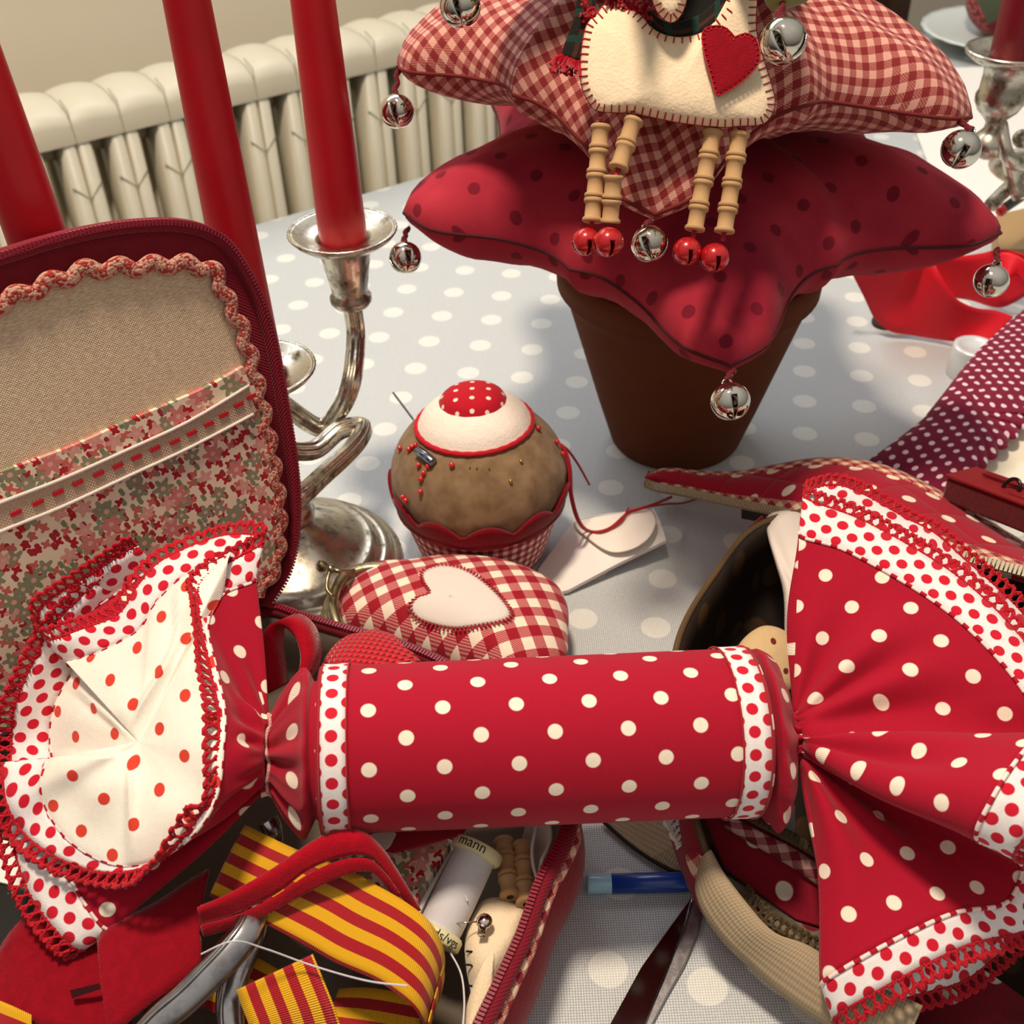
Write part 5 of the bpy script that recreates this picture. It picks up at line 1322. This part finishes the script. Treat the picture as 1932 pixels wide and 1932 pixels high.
zc = [D(c[0], c[1], c[2] - .004) for c in btm]
b = MB(); b.tube([p + (EYE - p).normalized() * .001 for p in zc], .0018, 8); b.tube([D(c[0], c[1] + 6, c[2] - .003) for c in btm], .0016, 8); b.build('zip_tape', mt['beige'], ld2)
teeth([p + (EYE - p).normalized() * .0028 + V((0, 0, -.001)) for p in zc], .0018, (.0006, .0022, .0007), 'zip_teeth', mt['zip_beige'], ld2, up=(0, -.6, .8))
b = MB(); b.slab([D(c[0], c[1] + 10, c[2] + .004) for c in btm[28:]] + [D(c[0], c[1] + 26, c[2] + .008) for c in btm[:27:-1]], (0, .001, -.002)); b.build('lid_lining', mt['bag_lining'], ld2, smooth=False)
# contents
o = cr([D(x, y, d) for x, y, d in [(1446, 976, .548), (1470, 964, .545), (1510, 968, .540), (1540, 1000, .53), (1540, 1200, .50), (1520, 1320, .48), (1480, 1290, .485), (1480, 1200, .495), (1478, 1120, .508), (1462, 1060, .522), (1448, 1010, .538)]], 4, True)
b = MB(); b.pillow(o, D(1505, 1120, .512), (EYE - D(1500, 1100, .51)).normalized(), .012, 9, ux=tuple(_rt), uy=(0, .6, .8)); tag(b.build('cream_pouch', mt['linen_white'], loc=D(1505, 1200, .5)), 'cream cotton pouch standing in the round bag, touching the beige lid zip', 'pouch')
b = MB(); b.slab([D(x, y, .545) for x, y in pl('1413,996 1440,974 1448,1012 1438,1010')], (0, .003, -.002)); tag(b.build('leather_tab', mt['felt_red'], loc=D(1430, 1000, .545), smooth=False), 'small pointed dark red tab left of the cream pouch in the round bag', 'tab')
mt['beige_dot'] = m_dots('beige_pin_dot_cotton', '#D9B98A', '#6E1E1A', .0165, .0165, .0012, rot=.5)
fbx = thing('fabric_bundle', D(1445, 1260, .47), 'folded beige fabric with small dark dots inside the round bag', 'fabric')
o = cr([D(x, y, d) for x, y, d in [(1372, 1262, .470), (1394, 1216, .478), (1420, 1190, .482), (1448, 1180, .484), (1484, 1192, .482), (1520, 1230, .478), (1500, 1300, .465), (1440, 1310, .460)]], 4, True)
b = MB(); b.pillow(o, D(1448, 1246, .472), (EYE - D(1448, 1246, .47)).normalized(), .010, 8, ux=tuple(_rt), uy=(0, .6, .8)); b.build('beige_cloth', mt['beige_dot'], fbx)
o = cr([D(x, y, d) for x, y, d in [(1388, 1262, .455), (1412, 1232, .458), (1422, 1226, .458), (1452, 1256, .455), (1482, 1292, .452), (1440, 1300, .450)]], 4, True)
b = MB(); b.pillow(o, D(1430, 1268, .4535), (EYE - D(1448, 1246, .47)).normalized(), .003, 5); b.build('red_fold', mt['felt_red'], fbx)
po_ = thing('zip_pouch', Z(1460, 1650, .012), 'burgundy dotted pouch with a gingham edge and brown zip lying in the round bag', 'pouch')
q = [D(x, y, d) for x, y, d in [(1322, 1536, .438), (1390, 1524, .432), (1500, 1584, .424), (1580, 1640, .418), (1580, 1760, .414), (1500, 1736, .417), (1440, 1694, .422), (1366, 1640, .431)]]
nv = (q[3] - q[0]).cross(q[6] - q[0]).normalized(); nv = nv if nv.dot(EYE - q[0]) > 0 else -nv
b = MB(); b.slab(q, -nv * .006, tuple(_rt), (0, .6, .8)); b.build('panel', mt['burg_dots'], po_, bevel=.0012)
g1 = cr([D(x, y, d) for x, y, d in [(1376, 1538, .4295), (1440, 1572, .4245), (1500, 1602, .4205), (1580, 1654, .415)]], 5); g2 = cr([D(x, y, d) for x, y, d in [(1366, 1560, .4295), (1440, 1604, .4245), (1500, 1640, .4205), (1580, 1696, .415)]], 5)
P = [[a_.lerp(c_, k / 3) for a_, c_ in zip(g1, g2)] for k in range(4)]; b = MB(); b.grid(P, [[((p - P[0][0]).length, k * .0025) for p in r] for k, r in enumerate(P)]); b.build('gingham_edge', m_ging('dark_gingham', '#7A1C28', '#A05858', '#CDA29A', .0072, .7), po_, solid=.001, off=0)
zz = cr([D(x, y, d) for x, y, d in [(1386, 1524, .4265), (1440, 1552, .4225), (1500, 1584, .4185), (1580, 1630, .413)]], 8)
b = MB(); b.tube(zz, .0022, 8); zt = b.build('zip_tape', mt['brown_edge'], po_); teeth([p + (EYE - p).normalized() * .002 for p in zz], .0019, (.0007, .0014, .0007), 'zip_teeth', m_plain('dark_brass_teeth', '#3A2E1E', .4, .6), zt, up=(0, -.6, .8))
b = MB(); b.slab([D(x, y, d) for x, y, d in [(1410, 1500, .445), (1500, 1520, .440), (1500, 1572, .432), (1440, 1545, .437)]], (0, 0, -.002)); tag(b.build('paper_label', m_plain('grey_blue_paper', '#9AA4A8', .7), loc=D(1450, 1540, .44), smooth=False), 'pale grey paper edge behind the brown zip in the round bag', 'paper')
q = [D(x, y, d) for x, y, d in [(1372, 1652, .427), (1440, 1696, .4195), (1500, 1738, .4145), (1580, 1764, .411), (1580, 1830, .408), (1500, 1790, .411), (1430, 1736, .4165), (1392, 1694, .422)]]
b = MB(); b.slab(q, -nv * .003, tuple(_rt), (0, .6, .8)); lp_ = tag(b.build('dotted_linen', m_dots('dark_linen_dots', '#7E7262', '#7A1822', .022, .018, .0042), loc=q[3], smooth=False), 'grey linen with dark red dots folded under the burgundy pouch in the round bag', 'fabric')
lc = cr([D(x, y, d) for x, y, d in [(1398, 1690, .4180), (1436, 1736, .4120), (1474, 1762, .4085), (1530, 1792, .4055), (1590, 1830, .403)]], 8)
lm = lace_mesh(lc, [(D(1470, 1715, .409) - D(1450, 1750, .409)).normalized()] * len(lc), w=.0045, p=.0052, r=.0005, seed=8, closed=False); lm.build('lace_trim', m_thread('brown_lace', '#5E4A2C', .001), lp_)
gp_ = G('clear_plastic', .05); gp_.set(Transmission_Weight=1.0, IOR=1.45); mt['clear'] = gp_.col((.95, .95, .95, 1))
cbx = [D(x, y, d) for x, y, d in [(1512, 1812, .4005), (1526, 1788, .4025), (1570, 1830, .399), (1556, 1862, .397)]]
b = MB(); b.slab(cbx, (0, 0, -.004)); tag(b.build('plastic_clip', mt['clear'], loc=cbx[3], smooth=False, bevel=.0006), 'small clear plastic clip on the beige edge of the round bag', 'clip')

# ------------------------------------------------------------------ behind and beside the bag
bt_ = thing('fabric_bunting', Z(1800, 800, .004), 'purple red bunting with small white dots and a scalloped edge, right of the pot', 'bunting')
mt['purple_dots'] = m_dots('purple_red_pin_dots', '#7E1236', '#F5D5DA', .0104, .0104, .00165, rot=.7)
ov = [(1640, 868, .010), (1690, 832, .014), (1740, 792, .020), (1780, 742, .026), (1812, 700, .028), (1850, 656, .026), (1900, 610, .022), (1960, 560, .02), (2060, 600, .02), (2060, 700, .02)]
sc2 = []
A0, A1 = (1962, 770), (1822, 905); n_s = 7
for k in range(n_s * 8):
    t = k / (n_s * 8); x_ = A0[0] + (A1[0] - A0[0]) * t; y_ = A0[1] + (A1[1] - A0[1]) * t; w = 10 * abs(math.sin(PI * t * n_s)) ** .7
    sc2.append((x_ + w * .8, y_ + w * .75, .022))
ol = [Z(*p) for p in ov] + [Z(*p) for p in sc2] + [Z(*p) for p in [(1815, 925, .02), (1780, 950, .018), (1700, 900, .012)]]
cc_ = sum([Z(1800, 800, .022)], V((0, 0, 0)))
b = MB(); b.pillow(ol, Z(1830, 790, .026), (0, 0, 1), .006, 8, under=.3, pw=.6, bump=.004); b.build('dotted_panel', mt['purple_dots'], bt_)
fl_ = [Z(x, y, .0125) for x, y in pl('1810,900 1860,830 1940,770 2060,700 2060,960 1960,960 1860,950')]
b = MB(); b.slab(fl_, (0, 0, -.0022)); b.build('cream_felt_panel', m_felt('pale_cream_felt', '#EFE6D2', .06, 90), bt_, smooth=False)
wb = Z(1826, 706, 0); b = MB(); b.lathe([(0, 0), (.0135, 0), (.014, .001), (.014, .0205), (.0135, .0218), (.0105, .0224), (.010, .0212), (0, .021)], wb, seg=40); tag(b.build('white_tin', m_plain('white_enamel_tin', '#DADDE0', .3, .2, .5), loc=wb), 'small white round tin half under the purple dotted bunting', 'tin')
zl = thing('red_zip_purse', D(1870, 960, .55), 'red leather zip purse corner lying on the bag lid at the right edge', 'purse')
A_, B_ = D(1806, 915, .560), D(1990, 985, .500); dv = (B_ - A_).normalized(); upz = V((0, 0, 1)); sd = dv.cross(upz).normalized()
mt['leather'] = m_plain('red_leather', '#8A1620', .5, 0, .4, 0, .2, 120)
b = MB(); b.box((A_ + B_) / 2, dv * ((B_ - A_).length / 2), sd * .0085, upz * .0075); b.build('body', m_felt('dark_red_suede', '#6A0C16', .2), zl, smooth=False, bevel=.002)
b = MB(); b.box((A_ + B_) / 2 + upz * .0082, dv * ((B_ - A_).length / 2 + .0005), sd * .0092, upz * .0009); tpz = b.build('top_strap', mt['leather'], zl, smooth=False, bevel=.0006)
teeth([A_ + dv * (.012 + .06 * k / 20) + upz * .0096 - sd * .003 for k in range(21)], .0018, (.0006, .0016, .0005), 'zip_teeth', mt['leather'], tpz)
rc = D(1908, 922, .520); b = MB(); b.tube([rc + dv * (.0050 * math.cos(a)) + (upz * .9 - sd * .2) * (.0058 * math.sin(a)) for a in [2 * PI * k / 24 for k in range(24)]], .0009, 8, closed=True); b.build('ring', m_plain('gunmetal', '#4A4440', .3, 1.0), zl)
b = MB(); b.box(rc + dv * .014 - upz * .001, dv * .011, sd * .004, upz * .0010); b.build('pull_tab', mt['leather'], zl, smooth=False, bevel=.0005)

# coral red ribbon twisting behind
mt['coral'] = m_plain('coral_red_ribbon', '#E2182C', .6, 0, .3, 0, .1, 60)
cor = thing('red_ribbon', Z(1760, 580, .002), 'wide plain coral red ribbon twisting on the cloth behind the pot', 'ribbon')
def zz_(s, zs): return [Z(x, y, z) for (x, y), z in zip(pl(s), zs)]
cloth('band', zz_('1604,512 1660,498 1716,498 1752,484 1774,520 1800,560 1838,580 1880,586 1912,598', [.055, .06, .062, .064, .055, .042, .030, .020, .014]), zz_('1608,516 1630,560 1650,600 1680,625 1720,632 1770,640 1806,645 1830,648 1858,652', [.050, .032, .014, .006, .004, .004, .005, .006, .006]), 'coral', None, None, parent=cor, thick=.0006)
cloth('band', zz_('1740,480 1800,484 1850,478 1890,470 1930,480', [.05, .052, .052, .05, .05]), zz_('1780,560 1830,566 1880,580 1915,570 1960,540', [.02, .014, .010, .012, .02]), 'coral', None, None, parent=cor, thick=.0006)
cloth('band', zz_('1888,476 1910,478 1934,492 1945,520', [.056, .058, .056, .05]), zz_('1884,510 1900,522 1920,520 1940,545', [.045, .046, .045, .04]), 'coral', None, None, parent=cor, thick=.0006)
rw = Z(1668, 612, 0); b = MB(); b.lathe([(0, 0), (.0085, 0), (.009, .001), (.009, .003), (.006, .004), (.006, .012), (.009, .013), (.009, .0155), (.0085, .016), (0, .016)], rw, seg=28); tag(b.build('wooden_reel', m_plain('dark_reel_wood', '#2E2018', .6), loc=rw), 'small dark reel peeping out under the coral red ribbon behind the pot', 'reel')
# second candelabra at the right edge
c2 = Z(1990, 330, 0); r2 = thing('candelabra', c2, 'second tarnished silver candelabra cut off by the right edge of the photo', 'candelabra')
Q = D(1905, 112, .690)
b = MB(); b.lathe([(.0045, -.062), (.011, -.058), (.0125, -.054), (.0120, -.050), (.008, -.046), (.0055, -.043), (.0052, -.039), (.0075, -.036), (.0125, -.031), (.0150, -.026), (.0152, -.022), (.0138, -.019), (.0135, -.010), (.0140, -.001), (.0215, -.0005), (.0265, .0030), (.0278, .0050), (.0272, .0066), (.0245, .0060), (.021, .0028), (.0145, .0012), (.0128, .001), (.0126, -.006), (0, -.006)], Q, seg=64, flute=None)
b.build('socket', mt['silver'], r2)
b = MB(); b.tube(cr([Q + V((.004, 0, -.040)), D(1900, 292, .715), D(1932, 312, .73), D(1990, 300, .75)], 8), .0046, 14); b.tube(cr([D(1868, 388, .74), D(1905, 352, .745), D(1940, 322, .75), D(2000, 280, .76)], 8), .0046, 14, flute=(8, .07)); b.tube(cr([D(1905, 300, .725), D(1912, 340, .735), D(1925, 372, .74)], 6), .005, 12); b.build('arm', mt['silver'], r2)
b = MB(); b.ball(D(1928, 262, .72), .006, 14); b.build('finial', mt['silver'], r2)
b = MB(); b.lathe([(0, 0), (.055, 0), (.057, .004), (.03, .014), (.012, .024), (.008, .05), (.009, .11), (.006, .13)], c2, seg=48); b.build('base', mt['silver'], r2)
candle(Q, 'dark red candle in the second candelabra at the top right corner', h=.2, mat='candle2', r0=.0125, r1=.0122, group='dark candles in the second candelabra')
b = MB(); b.tube([D(1893, 394, .80), D(1945, 358, .82), D(2010, 315, .84)], [.0035, .0038, .0038], 10); b.ball(D(1889, 397, .798), .0042, 10, mi=1); tag(b.build('pencil', [m_plain('dark_pencil_lacquer', '#23201C', .4), mt['pinred']], loc=D(1945, 358, .82)), 'dark pencil with a red tip lying under the second candelabra', 'pencil')
# plate with patchwork bauble, chair beyond
pt = Z(1900, 62, .016)
g = G('white_porcelain', .15, 0, 0, .5); mt['china'] = g.col(lin('#D8DFDC'))
b = MB(); b.lathe([(0, -.012), (.035, -.012), (.036, -.016), (.040, -.016), (.046, -.011), (.088, .003), (.095, .005), (.095, .0065), (.088, .0055), (.046, -.006), (0, -.008)], pt, seg=80, flute=(24, .008)); o = b.build('plate', mt['china'], loc=pt); tag(o, 'white fluted plate on the table at the top right, behind the star cushions', 'plate')
gbb = G('patchwork_cotton', .95, 0, .2, .2); ob_ = gbb.ob(); x, y, z = gbb.sep(ob_); s1_ = gbb.ma('GREATER_THAN', gbb.ma('SINE', gbb.ma('ADD', gbb.ma('MULTIPLY', x, 70), gbb.ma('MULTIPLY', z, 45))), .1); s2_ = gbb.ma('GREATER_THAN', gbb.ma('ADD', gbb.ma('MULTIPLY', z, 1), gbb.ma('MULTIPLY', x, -1.4)), .012)
vk = gbb.n('TexVoronoi', ob_, None, 220, out=0); kn = gbb.mix(gbb.ramp(vk, 0, .6), lin('#C8706A'), lin('#6A1C22'))
mt['patch'] = gbb.col(gbb.mix(s1_, gbb.mix(s2_, lin('#6E1A22'), lin('#4C5240')), kn))
pb = D(1900, 8, 1.27); pb.z = .0570; b = MB(); b.ball(pb, .048, 32); tag(b.build('patchwork_bauble', mt['patch'], loc=pb), 'green and red patchwork fabric ball on the white plate, behind the dark candle', 'bauble')
tn = [Z(x, y, .02) for x, y in pl('1880,405 1990,380 2010,470 1885,470')]; b = MB(); b.slab(tn, (0, 0, -.018)); tag(b.build('cardboard_box', m_plain('tan_cardboard', '#A98A60', .8), loc=tn[0] - V((0, 0, .02)), smooth=False), 'flat tan cardboard box at the right edge behind the maroon star', 'box')
tn = [Z(x, y, .003) for x, y in pl('1700,175 1790,128 2060,120 2060,400 1880,420 1760,330')]; b = MB(); b.slab(tn, (0, 0, -.001)); tag(b.build('paper_sheet', mt['paper'], loc=tn[0], smooth=False), 'white paper sheet between the second candelabra and the tan box', 'paper')
cb0 = Z(1770, 56, 0) + EN * .03
ch = thing('dining_chair', V((cb0.x, cb0.y, FLOOR)), 'dark brown dining chair behind the table at the top right', 'chair')
mt['darkwood'] = m_plain('dark_brown_wood', '#4A3426', .5, 0, .4, 0, .3, 40)
Bc = V((cb0.x, cb0.y, 0)); cx, cy_ = ED, EN
def cbx_(name, c, hx, hy, hz): b = MB(); b.box(Bc + c, cx * hx, cy_ * hy, V((0, 0, hz))); b.build(name, mt['darkwood'], ch, smooth=False, bevel=.006)
cbx_('seat', V((0, 0, FLOOR + .45)), .22, .21, .025); cbx_('backrest', EN * .20 + V((0, 0, -.04)), .21, .015, .20)
for sx_ in (-1, 1):
    cbx_('leg', cx * (.19 * sx_) - cy_ * .18 + V((0, 0, FLOOR + .2125)), .02, .02, .2125); cbx_('leg', cx * (.19 * sx_) + cy_ * .19 + V((0, 0, FLOOR + .41)), .02, .02, .41)

# ------------------------------------------------------------------ pen and steel scissors in front
mt['blue'] = m_plain('blue_pen_plastic', '#0A3E96', .3, 0, .5, .3); mt['ltblue'] = m_plain('pale_blue_cap', '#9CCFE2', .3, 0, .5, .3)
PA, PB_ = Z(1107, 1668, .0039), Z(1318, 1664, .0039); pd = (PB_ - PA).normalized(); pL = (PB_ - PA).length
pn = thing('marker_pen', PA.lerp(PB_, .5) + V((0, 0, -.0039)), 'blue marker pen with a pale blue end lying between the two sewing cases', 'pen')
b = MB(); b.lathe([(.0030, .0), (.0036, .0002), (.0039, .0010), (.0039, pL * .22)], PA, pd, 32); b.face(range(32), [(0, 0)] * 32); b.build('end_plug', mt['ltblue'], pn)
b = MB(); b.lathe([(.0038, pL * .22), (.0040, pL * .221), (.0040, pL * .82), (.0036, pL * .92), (.0024, pL * .985), (.0008, pL)], PA, pd, 32); b.build('barrel', mt['blue'], pn)
st_ = thing('steel_scissors', Z(1240, 1860, 0), 'pair of bare steel scissor blades lying on the cloth below the blue pen', 'scissors')
def blade(pts, zs, mat, name='blade'):
    T_ = [Z(x, y, z) for (x, y), z in zip(pl(pts), zs)]; b = MB(); b.slab(T_, (0, 0, -.0014)); return b.build(name, mat, st_, smooth=False, bevel=.0003)
mt['dksteel'] = m_plain('dark_polished_steel', '#6E6A68', .12, 1.0)
blade('1304,1692 1300,1706 1290,1748 1250,1850 1214,1940 1160,2010 1120,2010 1152,1930 1210,1824 1262,1750', [.0042] * 10, mt['dksteel'])
blade('1306,1690 1322,1700 1326,1720 1318,1760 1292,1820 1260,1876 1226,1940 1190,2010 1176,2010 1212,1940 1252,1850 1292,1750', [.0024] * 12, mt['steel'])
